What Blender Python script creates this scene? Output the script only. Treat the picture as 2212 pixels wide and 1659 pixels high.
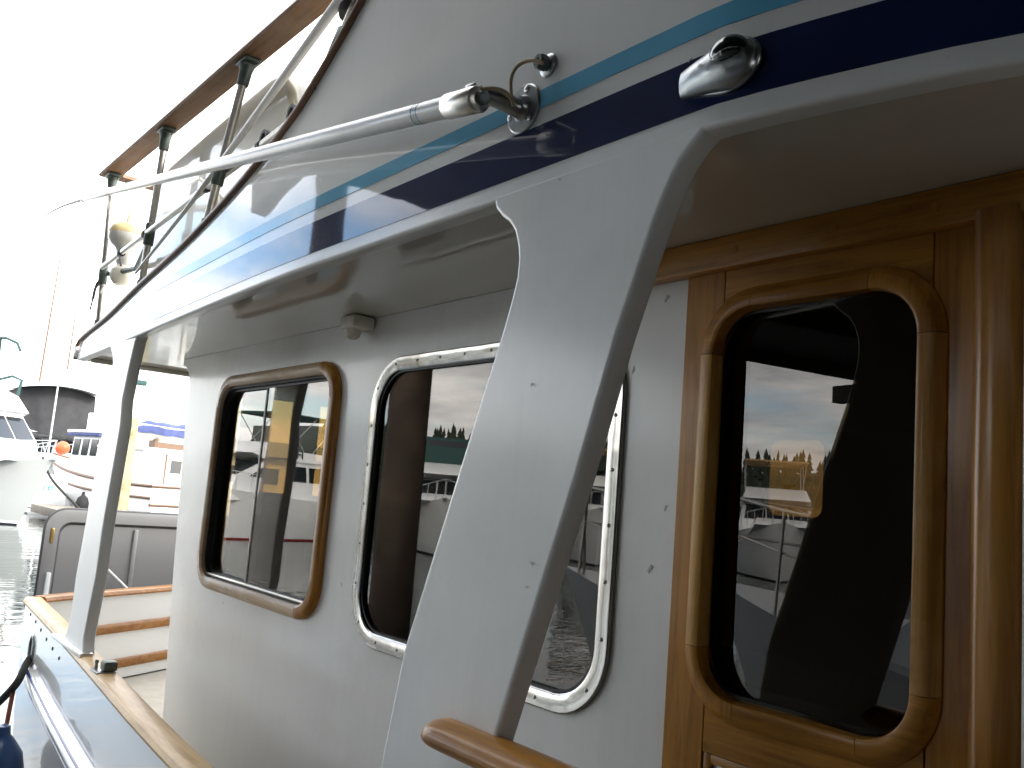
import bpy, bmesh, math, random
from mathutils import Vector, Matrix
R = math.radians
random.seed(7)
scene = bpy.context.scene
for o in list(bpy.data.objects): bpy.data.objects.remove(o)
C = scene.collection

# ------------------------------------------------------------------ camera
CZ = 2.3                                   # eye height above the water
F, CU, CV = 1950.0, 1106.0, 829.5          # focal length and centre on a 2212 px wide picture
YAW, PITCH, ROLL = R(51.97), R(7.49), R(4.61)
_f = Vector((-math.sin(YAW) * math.cos(PITCH), math.cos(YAW) * math.cos(PITCH), math.sin(PITCH)))
_r = Vector((math.cos(YAW), math.sin(YAW), 0)); _u = _r.cross(_f)
CR = _r * math.cos(ROLL) + _u * math.sin(ROLL)
CUP = _u * math.cos(ROLL) - _r * math.sin(ROLL)
cam = bpy.data.cameras.new('camera'); camo = bpy.data.objects.new('camera', cam); C.objects.link(camo)
mw = Matrix((CR, CUP, -_f)).transposed().to_4x4(); mw.translation = (0, 0, CZ)
camo.matrix_world = mw
cam.sensor_width = 36; cam.lens = 36 * F / 2212; cam.clip_start = .05; cam.clip_end = 6000
scene.camera = camo
# ------------------------------------------------------------------ sky, sun, exposure
EXPOSURE = 2.4
SUN_EL, SUN_AZ = 30, 36                   # degrees; azimuth of where the sun stands, from +X anticlockwise
w = bpy.data.worlds.new('World'); scene.world = w; w.use_nodes = True
nt = w.node_tree; nt.nodes.clear()
def N(nt, t, **kw):
    n = nt.nodes.new(t)
    for k, v in kw.items():
        if k.startswith('i_'): n.inputs[k[2:].replace('_', ' ')].default_value = v
        else: setattr(n, k, v)
    return n
def L(nt, a, b): nt.links.new(a, b)
def math_node(nt, op, a, b=None, clamp=False):
    n = nt.nodes.new('ShaderNodeMath'); n.operation = op; n.use_clamp = clamp
    for i, v in enumerate((a, b)):
        if v is None: continue
        if isinstance(v, (int, float)): n.inputs[i].default_value = v
        else: nt.links.new(v, n.inputs[i])
    return n.outputs[0]
def ramp(nt, fac, stops):
    n = nt.nodes.new('ShaderNodeValToRGB'); e = n.color_ramp.elements
    while len(e) < len(stops): e.new(.5)
    for el, (p, c) in zip(e, stops):
        el.position = p; el.color = (*c, 1) if not isinstance(c, (int, float)) else (c, c, c, 1)
    nt.links.new(fac, n.inputs[0]); return n.outputs[0]
def mixc(nt, fac, a, b, mode='MIX'):
    n = nt.nodes.new('ShaderNodeMix'); n.data_type = 'RGBA'; n.blend_type = mode
    for sock, v in ((n.inputs[0], fac), (n.inputs[6], a), (n.inputs[7], b)):
        if isinstance(v, (int, float)): sock.default_value = v
        elif isinstance(v, (tuple, list)): sock.default_value = (*v, 1)
        else: nt.links.new(v, sock)
    return n.outputs[2]
sky = N(nt, 'ShaderNodeTexSky', sky_type='NISHITA', sun_disc=False, sun_elevation=R(SUN_EL), sun_rotation=R(90 - SUN_AZ), altitude=0, air_density=1.0, dust_density=1.2)
tc = N(nt, 'ShaderNodeTexCoord')
sep = N(nt, 'ShaderNodeSeparateXYZ'); L(nt, tc.outputs['Generated'], sep.inputs[0])
zz = math_node(nt, 'ADD', math_node(nt, 'ABSOLUTE', sep.outputs[2]), .12)
cmb = N(nt, 'ShaderNodeCombineXYZ')
L(nt, math_node(nt, 'DIVIDE', sep.outputs[0], zz), cmb.inputs[0]); L(nt, math_node(nt, 'DIVIDE', sep.outputs[1], zz), cmb.inputs[1])
n1 = N(nt, 'ShaderNodeTexNoise', i_Scale=.55, i_Detail=7.0, i_Roughness=.55); L(nt, cmb.outputs[0], n1.inputs['Vector'])
n2 = N(nt, 'ShaderNodeTexNoise', i_Scale=1.5, i_Detail=6.0, i_Roughness=.6); L(nt, cmb.outputs[0], n2.inputs['Vector'])
cover = ramp(nt, n1.outputs[0], [(.36, 0.0), (.49, 1.0)])
cl = ramp(nt, n2.outputs[0], [(.3, (.44, .45, .48)), (.66, (1, .98, .95))])
clb = mixc(nt, 1.0, cl, (10.5, 10.5, 10.5), 'MULTIPLY')
skyb = mixc(nt, 1.0, sky.outputs[0], (1.1, 1.15, 1.2), 'MULTIPLY')
bg = N(nt, 'ShaderNodeBackground'); bg.inputs[1].default_value = .12
L(nt, mixc(nt, cover, skyb, clb), bg.inputs[0])
L(nt, bg.outputs[0], N(nt, 'ShaderNodeOutputWorld').inputs[0])
sl = bpy.data.lights.new('sun', 'SUN'); sl.energy = 1.5; sl.angle = R(14); sl.color = (1, .96, .9)
so = bpy.data.objects.new('sun', sl); C.objects.link(so)
sd = Vector((math.cos(R(SUN_AZ)) * math.cos(R(SUN_EL)), math.sin(R(SUN_AZ)) * math.cos(R(SUN_EL)), math.sin(R(SUN_EL))))
so.rotation_euler = sd.to_track_quat('Z', 'Y').to_euler(); so.location = (0, 0, 40)
vs = scene.view_settings; vs.view_transform = 'Standard'; vs.look = 'None'; vs.exposure = EXPOSURE; vs.gamma = 1; vs.use_curve_mapping = False
scene.render.engine = 'CYCLES'
scene.cycles.max_bounces = 7; scene.cycles.diffuse_bounces = 4; scene.cycles.glossy_bounces = 4; scene.cycles.transparent_max_bounces = 10; scene.cycles.caustics_reflective = False; scene.cycles.caustics_refractive = False

# ------------------------------------------------------------------ point helpers (a sight line met with a real plane of the place)
def ray(u, v): return _f + CR * ((u - CU) / F) - CUP * ((v - CV) / F)
def PY(u, v, y): d = ray(u, v); d = d * (y / d.y); return Vector((d.x, d.y, d.z + CZ))
def PZ(u, v, z): d = ray(u, v); d = d * ((z - CZ) / d.z); return Vector((d.x, d.y, d.z + CZ))
def PX(u, v, x): d = ray(u, v); d = d * (x / d.x); return Vector((d.x, d.y, d.z + CZ))
def interp(x, t):
    if x <= t[0][0]: return t[0][1]
    for (a, b), (c, d) in zip(t, t[1:]):
        if x <= c: return b + (d - b) * (x - a) / (c - a)
    return t[-1][1]
def smooth_interp(x, t):                   # Catmull-Rom through a table
    n = len(t)
    if x <= t[0][0]: return t[0][1]
    if x >= t[-1][0]: return t[-1][1]
    for i in range(n - 1):
        if x <= t[i + 1][0]:
            x0, y0 = t[i]; x1, y1 = t[i + 1]; h = x1 - x0; s = (x - x0) / h
            m0 = (t[i + 1][1] - t[i - 1][1]) / (t[i + 1][0] - t[i - 1][0]) if i > 0 else (y1 - y0) / h
            m1 = (t[i + 2][1] - t[i][1]) / (t[i + 2][0] - t[i][0]) if i < n - 2 else (y1 - y0) / h
            return (2*s**3-3*s**2+1)*y0 + (s**3-2*s**2+s)*h*m0 + (-2*s**3+3*s**2)*y1 + (s**3-s**2)*h*m1

# ------------------------------------------------------------------ materials
def new_mat(name):
    m = bpy.data.materials.new(name); m.use_nodes = True; t = m.node_tree; t.nodes.clear()
    out = N(t, 'ShaderNodeOutputMaterial'); b = N(t, 'ShaderNodeBsdfPrincipled'); L(t, b.outputs[0], out.inputs[0])
    return m, t, b
def plain(name, col, rough=.5, metal=0, coat=0, coatr=.05, var=.0, vscale=6, bump=0, bscale=20, dirt=None, dirts=2.0, dirta=.5, spec=.5, streak=0):
    m, t, b = new_mat(name)
    b.inputs['Roughness'].default_value = rough; b.inputs['Metallic'].default_value = metal
    b.inputs['Coat Weight'].default_value = coat; b.inputs['Coat Roughness'].default_value = coatr
    b.inputs['Specular IOR Level'].default_value = spec
    tcn = N(t, 'ShaderNodeTexCoord'); co = tcn.outputs['Object']
    c = None
    if var:
        n = N(t, 'ShaderNodeTexNoise', i_Scale=vscale, i_Detail=5.0); L(t, co, n.inputs['Vector'])
        c = mixc(t, ramp(t, n.outputs[0], [(.3, 0.0), (.7, 1.0)]), tuple(x * (1 - var) for x in col), tuple(min(1, x * (1 + var)) for x in col))
    if dirt:
        n = N(t, 'ShaderNodeTexNoise', i_Scale=dirts, i_Detail=8.0, i_Roughness=.65); L(t, co, n.inputs['Vector'])
        f = math_node(t, 'MULTIPLY', ramp(t, n.outputs[0], [(.52, 0.0), (.72, 1.0)]), dirta)
        c = mixc(t, f, c if c is not None else col, dirt)
    if streak:
        mps = N(t, 'ShaderNodeMapping'); mps.inputs['Scale'].default_value = (26, 26, 1.3); L(t, co, mps.inputs[0])
        ns_ = N(t, 'ShaderNodeTexNoise', i_Scale=1.0, i_Detail=6.0, i_Roughness=.7); L(t, mps.outputs[0], ns_.inputs['Vector'])
        nf = N(t, 'ShaderNodeTexNoise', i_Scale=140.0, i_Detail=2.0); L(t, co, nf.inputs['Vector'])
        f = math_node(t, 'MULTIPLY', ramp(t, ns_.outputs[0], [(.50, 0.0), (.75, 1.0)]), streak)
        f2 = math_node(t, 'MULTIPLY', ramp(t, nf.outputs[0], [(.70, 0.0), (.76, 1.0)]), streak * 1.5)
        c = mixc(t, math_node(t, 'MAXIMUM', f, f2), c if c is not None else col, tuple(x * .62 for x in col))
    if c is None: b.inputs['Base Color'].default_value = (*col, 1)
    else: L(t, c, b.inputs['Base Color'])
    if bump:
        n = N(t, 'ShaderNodeTexNoise', i_Scale=bscale, i_Detail=2.0); L(t, co, n.inputs['Vector'])
        bn = N(t, 'ShaderNodeBump', i_Strength=bump, i_Distance=.01); L(t, n.outputs[0], bn.inputs['Height'])
        L(t, bn.outputs[0], b.inputs['Normal'])
        if coat: L(t, bn.outputs[0], b.inputs['Coat Normal'])
    return m
def teak(name, c1, c2, axis=0, coat=.3, rough=.4, worn=None, worna=.5, coatr=.15):
    m, t, b = new_mat(name)
    tcn = N(t, 'ShaderNodeTexCoord')
    mp = N(t, 'ShaderNodeMapping'); sc = [60, 60, 60]; sc[axis] = 3.0; mp.inputs['Scale'].default_value = sc
    L(t, tcn.outputs['Object'], mp.inputs[0])
    n = N(t, 'ShaderNodeTexNoise', i_Scale=1.0, i_Detail=6.0, i_Roughness=.7, i_Distortion=.6); L(t, mp.outputs[0], n.inputs['Vector'])
    mp2 = N(t, 'ShaderNodeMapping'); sc = [9, 9, 9]; sc[axis] = 1.2; mp2.inputs['Scale'].default_value = sc
    L(t, tcn.outputs['Object'], mp2.inputs[0])
    n2 = N(t, 'ShaderNodeTexNoise', i_Scale=1.0, i_Detail=3.0, i_Distortion=1.2); L(t, mp2.outputs[0], n2.inputs['Vector'])
    f = math_node(t, 'ADD', math_node(t, 'MULTIPLY', n.outputs[0], .6), math_node(t, 'MULTIPLY', n2.outputs[0], .5))
    c = mixc(t, ramp(t, f, [(.42, 0.0), (.66, 1.0)]), c1, c2)
    if worn:
        nw = N(t, 'ShaderNodeTexNoise', i_Scale=5.0, i_Detail=6.0, i_Roughness=.65); L(t, tcn.outputs['Object'], nw.inputs['Vector'])
        c = mixc(t, math_node(t, 'MULTIPLY', ramp(t, nw.outputs[0], [(.48, 0.0), (.68, 1.0)]), worna), c, worn)
    L(t, c, b.inputs['Base Color'])
    b.inputs['Roughness'].default_value = rough; b.inputs['Coat Weight'].default_value = coat; b.inputs['Coat Roughness'].default_value = coatr; b.inputs['Specular IOR Level'].default_value = .2
    bn = N(t, 'ShaderNodeBump', i_Strength=.25, i_Distance=.0015); L(t, n.outputs[0], bn.inputs['Height']); L(t, bn.outputs[0], b.inputs['Normal'])
    return m
def glass(name, tint, f0=.05, bump=.0):
    m = bpy.data.materials.new(name); m.use_nodes = True; t = m.node_tree; t.nodes.clear()
    out = N(t, 'ShaderNodeOutputMaterial'); lw = N(t, 'ShaderNodeLayerWeight'); lw.inputs[0].default_value = .5
    p5 = math_node(t, 'POWER', lw.outputs['Facing'], 5.0)
    fac = math_node(t, 'ADD', math_node(t, 'MULTIPLY', p5, 1 - f0), f0, True)
    tr = N(t, 'ShaderNodeBsdfTransparent'); tr.inputs[0].default_value = (*tint, 1)
    gl = N(t, 'ShaderNodeBsdfGlossy'); gl.inputs['Roughness'].default_value = 0.0
    gl.inputs['Color'].default_value = (1, 1, 1, 1)
    mx = N(t, 'ShaderNodeMixShader'); L(t, fac, mx.inputs[0]); L(t, tr.outputs[0], mx.inputs[1]); L(t, gl.outputs[0], mx.inputs[2])
    tcn = N(t, 'ShaderNodeTexCoord'); ns = N(t, 'ShaderNodeTexNoise', i_Scale=90.0, i_Detail=3.0, i_Roughness=.6); L(t, tcn.outputs['Object'], ns.inputs['Vector'])
    nw = N(t, 'ShaderNodeTexNoise', i_Scale=5.0, i_Detail=4.0); L(t, tcn.outputs['Object'], nw.inputs['Vector'])
    salt = math_node(t, 'MULTIPLY', ramp(t, ns.outputs[0], [(.66, 0.0), (.74, 1.0)]), math_node(t, 'MULTIPLY', ramp(t, nw.outputs[0], [(.45, 0.0), (.7, 1.0)]), .10))
    df = N(t, 'ShaderNodeBsdfDiffuse'); df.inputs[0].default_value = (.7, .7, .68, 1)
    m2 = N(t, 'ShaderNodeMixShader'); L(t, salt, m2.inputs[0]); L(t, mx.outputs[0], m2.inputs[1]); L(t, df.outputs[0], m2.inputs[2])
    L(t, m2.outputs[0], out.inputs[0]); return m

M = {}
M['gel'] = plain('gelcoat_white', (.73, .75, .745), .45, coat=.6, coatr=.16, var=.03, vscale=3, bump=.10, bscale=4.5, dirt=(.58, .57, .52), dirts=1.6, dirta=.4, streak=.14)
M['gelfly'] = plain('gelcoat_flybridge', (.73, .74, .725), .5, coat=.8, coatr=.03, var=.03, vscale=3, bump=.14, bscale=3.0, dirt=(.60, .60, .56), dirts=1.3, dirta=.35, spec=.1, streak=.12)
M['cabin'] = plain('painted_cabin_side', (.75, .75, .735), .38, coat=.35, coatr=.12, var=.04, vscale=2.2, bump=.18, bscale=5, dirt=(.56, .53, .46), dirts=1.3, dirta=.6, streak=.12)
M['hull'] = plain('hull_gelcoat', (.80, .80, .77), .22, coat=.8, coatr=.03, var=.03, vscale=2, bump=.05, bscale=3)
M['deck'] = plain('deck_nonskid', (.42, .39, .33), .7, var=.08, vscale=12)
M['soffit'] = plain('soffit_paint', (.57, .55, .49), .4, coat=1.0, coatr=.03, var=.05, vscale=2, bump=.12, bscale=2.2, dirt=(.42, .38, .30), dirts=1.5, dirta=.4)
M['navy'] = plain('navy_stripe', (.006, .014, .060), .6, coat=.9, coatr=.03, bump=.12, bscale=3.0, var=.2, vscale=9, spec=.05)
M['sky_stripe'] = plain('light_blue_stripe', (.10, .37, .55), .6, coat=.8, coatr=.03, bump=.12, bscale=3.0, spec=.1, var=.06, vscale=9)
M['blue_line'] = plain('rub_rail_blue', (.02, .03, .22), .3, coat=.5)
M['steel'] = plain('stainless_polished', (.36, .355, .34), .17, 1, bump=.35, bscale=7, dirt=(.30, .24, .16), dirts=7, dirta=.5, var=.05)
M['steel2'] = plain('stainless_satin', (.62, .60, .56), .36, 1, var=.1, vscale=30)
M['chrome'] = plain('chrome_fitting', (.30, .32, .32), .32, 1, bump=.1, bscale=60, dirt=(.2, .2, .19), dirts=30, dirta=.5)
M['fitting'] = plain('weathered_bronze_fitting', (.10, .12, .11), .45, .6, var=.2, vscale=40)
M['black'] = plain('black_rubber', (.008, .008, .008), .5)
M['blackgloss'] = plain('dark_glass_seal', (.01, .01, .011), .2)
M['whitep'] = plain('white_fibreglass_pole', (.70, .70, .68), .35, coat=.3, var=.05, vscale=15, dirt=(.5, .48, .42), dirts=6, dirta=.4)
M['whipgrey'] = plain('grey_whip', (.20, .20, .20), .5)
M['plastic'] = plain('off_white_plastic', (.72, .69, .60), .45, var=.06, vscale=30, dirt=(.35, .28, .16), dirts=25, dirta=.4)
M['cream'] = plain('cream_moulding', (.50, .46, .34), .3, coat=.7, coatr=.04, bump=.35, bscale=2.5)
M['yellowed'] = plain('yellowed_plastic', (.45, .36, .17), .45, var=.08, vscale=20)
M['tanwire'] = plain('tan_cable', (.42, .33, .19), .5)
M['lens'] = plain('dark_green_lens', (.003, .012, .008), .12, coat=.5)
M['rope'] = plain('dark_braided_rope', (.035, .035, .032), .9, var=.5, vscale=70)
M['redrope'] = plain('red_brown_line', (.16, .05, .03), .9, var=.3, vscale=120)
M['bluefender'] = plain('blue_fender_vinyl', (.012, .05, .15), .35, coat=.2)
M['screw'] = plain('screw_head', (.45, .44, .42), .3, 1)
M['blackscrew'] = plain('dark_fastener', (.03, .03, .04), .5)
M['grey'] = plain('shaded_dinghy_inside', (.06, .06, .063), .55, var=.06, vscale=4)  # base colour darkened to hold the shade of the cockpit overhang
M['rim'] = plain('shaded_dinghy_rim', (.20, .20, .20), .35, coat=.3)  # rim and shell darkened likewise, shade put into the colour
M['flake'] = plain('lifted_paint', (.50, .485, .45), .6)
M['brass'] = plain('tarnished_brass', (.42, .28, .09), .35, .9)
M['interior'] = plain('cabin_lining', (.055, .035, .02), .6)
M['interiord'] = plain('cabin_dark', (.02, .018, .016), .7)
M['curtain'] = plain('curtain_cloth', (.10, .09, .08), .9, var=.1, vscale=3)
M['tkv'] = {a: teak('varnished_teak_' + 'xyz'[a], (.23, .088, .007), (.52, .235, .030), a, .25, .42, (.50, .27, .08), .35) for a in (0, 1, 2)}
M['tkl'] = teak('honey_teak', (.32, .15, .025), (.60, .33, .08), 2, .2, .45, (.62, .42, .18), .4)
M['tkd'] = teak('varnished_teak_dark', (.21, .078, .007), (.45, .20, .026), 2, .4, .36, (.38, .20, .06), .3)
M['tkw'] = {a: teak('weathered_teak_' + 'xyz'[a], (.44, .27, .11), (.66, .46, .24), a, .15, .45, (.70, .55, .36), .5) for a in (0, 1, 2)}
M['tkm'] = {a: teak('window_teak_' + 'xyz'[a], (.33, .20, .10), (.54, .39, .24), a, .2, .45, (.58, .53, .45), .7) for a in (0, 1, 2)}
M['tkr'] = teak('handrail_teak', (.17, .09, .05), (.30, .17, .10), 0, .1, .5, (.33, .24, .18), .4)
M['tktrim'] = teak('edge_trim_teak', (.11, .055, .03), (.22, .12, .07), 0, .2, .45)
M['tkstrip'] = teak('transom_teak', (.22, .085, .018), (.42, .19, .05), 1, .3, .4)
M['glass'] = glass('window_glass', (.50, .45, .36), .058)
M['glassd'] = glass('dark_door_glass', (.40, .35, .26), .048)
M['farglass'] = glass('far_side_glass', (.34, .28, .18), .05)
M['aftglass'] = glass('aft_window_glass', (.74, .64, .42), .05)

# ------------------------------------------------------------------ mesh helpers
def finish(me, mat, sharp=35):
    if mat is not None:
        for mm in (mat if isinstance(mat, (list, tuple)) else [mat]): me.materials.append(mm)
    me.polygons.foreach_set('use_smooth', [True] * len(me.polygons))
    me.set_sharp_from_angle(angle=R(sharp)); me.update()
def link(name, me, parent=None, loc=None):
    o = bpy.data.objects.new(name, me); C.objects.link(o)
    if parent is not None:
        o.parent = parent
        base = parent
        while base.parent: base = base.parent
        if parent is base and base.get('_off'):
            o.matrix_parent_inverse = Matrix.Translation(-Vector(base['_off']))
    if loc is not None: o.location = loc
    return o
def obj(name, bm, mat, parent=None, sharp=35, loc=None):
    bmesh.ops.recalc_face_normals(bm, faces=bm.faces)
    me = bpy.data.meshes.new(name); bm.to_mesh(me); bm.free(); finish(me, mat, sharp)
    return link(name, me, parent, loc)
def tag(o, label=None, cat=None, group=None, kind=None):
    for k, v in (('label', label), ('category', cat), ('group', group), ('kind', kind)):
        if v: o[k] = v
    return o
def thing(name, label, cat, loc=(0, 0, 0), rotz=0, group=None, world=True):
    o = bpy.data.objects.new(name, None); C.objects.link(o); o.location = loc; o.rotation_euler = (0, 0, rotz); o.empty_display_size = .2
    if world: o['_off'] = list(loc)
    return tag(o, label, cat, group)
def add_box(bm, c, s, bevel=0, seg=2, rot=None):
    r = bmesh.ops.create_cube(bm, size=1); vs_ = r['verts']
    bmesh.ops.scale(bm, vec=s, verts=vs_)
    if bevel:
        es = list({e for v in vs_ for e in v.link_edges})
        rb = bmesh.ops.bevel(bm, geom=es, offset=bevel, segments=seg, affect='EDGES', profile=.5)
        vs_ = list({v for f in rb['faces'] for v in f.verts} | {v for v in vs_ if v.is_valid})
    if rot is not None: bmesh.ops.rotate(bm, cent=(0, 0, 0), matrix=rot, verts=vs_)
    bmesh.ops.translate(bm, vec=c, verts=vs_); return vs_
def box(name, c, s, mat, parent=None, bevel=.004, rot=None):
    bm = bmesh.new(); add_box(bm, c, s, bevel, rot=rot); return obj(name, bm, mat, parent)
def span(name, a, b, mat, parent=None, bevel=.004):
    a, b = Vector(a), Vector(b); return box(name, (a + b) / 2, [abs(x) for x in (b - a)], mat, parent, bevel)
def add_tube(bm, pts, rad, seg=12, cap=True, flat=1.0):
    pts = [Vector(p) for p in pts]; n = len(pts)
    rad = rad if isinstance(rad, (list, tuple)) else [rad] * n
    rings = []; prev = None
    for i, p in enumerate(pts):
        t = (pts[min(i + 1, n - 1)] - pts[max(i - 1, 0)]).normalized()
        if prev is None:
            a = Vector((0, 0, 1)) if abs(t.z) < .9 else Vector((1, 0, 0))
            nx = t.cross(a).normalized()
        else:
            nx = (prev - t * prev.dot(t)).normalized()
        prev = nx; ny = t.cross(nx)
        rings.append([bm.verts.new(p + (nx * math.cos(2 * math.pi * k / seg) + ny * math.sin(2 * math.pi * k / seg) * flat) * rad[i]) for k in range(seg)])
    for a, b in zip(rings, rings[1:]):
        for k in range(seg): bm.faces.new((a[k], a[(k + 1) % seg], b[(k + 1) % seg], b[k]))
    if cap: bm.faces.new(rings[0][::-1]); bm.faces.new(rings[-1])
def tube(name, pts, rad, mat, parent=None, seg=12, flat=1.0):
    bm = bmesh.new(); add_tube(bm, pts, rad, seg, flat=flat); return obj(name, bm, mat, parent, 50)
def spline(pts, k=6):
    pts = [Vector(p) for p in pts]; out = []
    for i in range(len(pts) - 1):
        p0 = pts[max(i - 1, 0)]; p1 = pts[i]; p2 = pts[i + 1]; p3 = pts[min(i + 2, len(pts) - 1)]
        for j in range(k):
            s = j / k
            out.append(.5 * ((2 * p1) + (p2 - p0) * s + (2 * p0 - 5 * p1 + 4 * p2 - p3) * s * s + (3 * p1 - p0 - 3 * p2 + p3) * s ** 3))
    out.append(pts[-1]); return out
def add_lathe(bm, prof, c, axis, seg=24):
    axis = Vector(axis).normalized(); a = Vector((0, 0, 1)) if abs(axis.z) < .9 else Vector((1, 0, 0))
    nx = axis.cross(a).normalized(); ny = axis.cross(nx); c = Vector(c); rings = []
    for r, h in prof:
        if r < 1e-6: rings.append([bm.verts.new(c + axis * h)])
        else: rings.append([bm.verts.new(c + axis * h + (nx * math.cos(2*math.pi*k/seg) + ny * math.sin(2*math.pi*k/seg)) * r) for k in range(seg)])
    for A, B in zip(rings, rings[1:]):
        for k in range(seg):
            q = [A[k % len(A)], A[(k + 1) % len(A)], B[(k + 1) % len(B)], B[k % len(B)]]
            u = []
            for v in q:
                if v not in u: u.append(v)
            if len(u) > 2: bm.faces.new(u)
    for rg in (rings[0], rings[-1]):
        if len(rg) > 1: bm.faces.new(rg)
def lathe(name, prof, c, axis, mat, parent=None, seg=24, sharp=35):
    bm = bmesh.new(); add_lathe(bm, prof, c, axis, seg); return obj(name, bm, mat, parent, sharp)
def plate(name, outlines, y0, thick, mat, parent=None, bevel=0, seg=2, sharp=35):
    """flat sheet in the XZ plane with holes; outlines are lists of (x,z); outer face at y0, thickness goes inboard (+Y)"""
    cu = bpy.data.curves.new(name, 'CURVE'); cu.dimensions = '2D'; cu.fill_mode = 'BOTH'
    for ol in outlines:
        s = cu.splines.new('POLY'); s.points.add(len(ol) - 1); s.use_cyclic_u = True
        for p, (x, z) in zip(s.points, ol): p.co = (x, z, 0, 1)
    cu.extrude = thick / 2 - bevel; cu.bevel_depth = bevel; cu.bevel_resolution = seg; cu.offset = -bevel
    t = bpy.data.objects.new('tmp', cu)
    me = bpy.data.meshes.new_from_object(t); me.name = name
    bpy.data.objects.remove(t); bpy.data.curves.remove(cu)
    for v in me.vertices: v.co = (v.co.x, y0 + thick / 2 - v.co.z, v.co.y)
    me.materials.clear(); finish(me, mat, sharp); return link(name, me, parent)
def rrect(x0, x1, z0, z1, r, k=8):
    out = []
    for cx, cz, a in ((x1 - r, z0 + r, -90), (x1 - r, z1 - r, 0), (x0 + r, z1 - r, 90), (x0 + r, z0 + r, 180)):
        for i in range(k + 1):
            t = R(a + 90 * i / k); out.append((cx + r * math.cos(t), cz + r * math.sin(t)))
    return out
def ring_path(x0, x1, z0, z1, r, k=8):
    """8 open pieces [(x,z,nx,nz)...]: bottom-right corner, right, top-right corner, top, ... outward normals"""
    P = []
    cs = ((x1 - r, z0 + r, -90), (x1 - r, z1 - r, 0), (x0 + r, z1 - r, 90), (x0 + r, z0 + r, 180))
    arcs = []
    for cx, cz, a in cs:
        arcs.append([(cx + r * math.cos(R(a + 90*i/k)), cz + r * math.sin(R(a + 90*i/k)), math.cos(R(a + 90*i/k)), math.sin(R(a + 90*i/k))) for i in range(k + 1)])
    for i in range(4):
        P.append(arcs[i]); P.append([arcs[i][-1], arcs[(i + 1) % 4][0]])
    return P
def add_ring(bm, path, prof, y0, closed=False):
    """prof (a,b): a outward in the plane, b proud of y0 (towards -Y)"""
    rows = [[bm.verts.new((x + nx * a, y0 - b, z + nz * a)) for a, b in prof] for x, z, nx, nz in path]
    n = len(rows)
    for i in range(n if closed else n - 1):
        A, B = rows[i], rows[(i + 1) % n]
        for k in range(len(prof)):
            bm.faces.new((A[k], A[(k + 1) % len(prof)], B[(k + 1) % len(prof)], B[k]))
    if not closed: bm.faces.new(rows[0]); bm.faces.new(rows[-1][::-1])
def ring(name, rect, prof, y0, mat, parent, k=10):
    pieces = ring_path(*rect, k); path = []
    for p in pieces[0::2]: path += p
    bm = bmesh.new(); add_ring(bm, path, prof, y0, True); return obj(name, bm, mat, parent)
def loft(name, rows, mat, parent=None, closed=False, caps=True, sharp=35, mats=None):
    bm = bmesh.new(); vr = [[bm.verts.new(p) for p in r] for r in rows]; n = len(vr[0])
    for i, (A, B) in enumerate(zip(vr, vr[1:])):
        for k in range(n if closed else n - 1):
            f = bm.faces.new((A[k], A[(k + 1) % n], B[(k + 1) % n], B[k]))
            if mats: f.material_index = mats[k]
    if closed and caps: bm.faces.new(vr[0][::-1]); bm.faces.new(vr[-1])
    return obj(name, bm, mat, parent, sharp)
def text(name, s, size, mat, parent, loc, rot, ext=.004):
    cu = bpy.data.curves.new(name, 'FONT'); cu.body = s; cu.size = size; cu.extrude = ext; cu.shear = .25
    t = bpy.data.objects.new('tmp', cu); me = bpy.data.meshes.new_from_object(t)
    bpy.data.objects.remove(t); bpy.data.curves.remove(cu); me.materials.clear(); me.materials.append(mat)
    o = link(name, me, parent); o.location = loc; o.rotation_euler = rot; return o
def panel(name, pts, thick, mat, parent):
    pts = [Vector(p) for p in pts]; n = (pts[1] - pts[0]).cross(pts[2] - pts[0]).normalized() * thick
    return loft(name, [[p - n for p in pts], [p + n for p in pts]], mat, parent, closed=True)
Z = lambda r: CZ + r                      # heights below are given from eye level

# ================================================================== the setting
bm = bmesh.new()
bmesh.ops.create_grid(bm, x_segments=1, y_segments=1, size=3000)
wm, t, b = new_mat('harbour_water')
b.inputs['Base Color'].default_value = (.012, .022, .02, 1); b.inputs['Roughness'].default_value = .04; b.inputs['IOR'].default_value = 1.33
tcn = N(t, 'ShaderNodeTexCoord')
mp = N(t, 'ShaderNodeMapping'); mp.inputs['Scale'].default_value = (1.0, .55, 1); L(t, tcn.outputs['Object'], mp.inputs[0])
na = N(t, 'ShaderNodeTexNoise', i_Scale=3.2, i_Detail=3.0, i_Roughness=.5, i_Distortion=.4); L(t, mp.outputs[0], na.inputs['Vector'])
nb = N(t, 'ShaderNodeTexNoise', i_Scale=.5, i_Detail=2.0); L(t, mp.outputs[0], nb.inputs['Vector'])
hh = math_node(t, 'ADD', math_node(t, 'MULTIPLY', na.outputs[0], .35), math_node(t, 'MULTIPLY', nb.outputs[0], .8))
bn = N(t, 'ShaderNodeBump', i_Strength=1.0, i_Distance=.022); L(t, hh, bn.inputs['Height']); L(t, bn.outputs[0], b.inputs['Normal'])
tag(obj('water', bm, wm), kind='structure')

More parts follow.
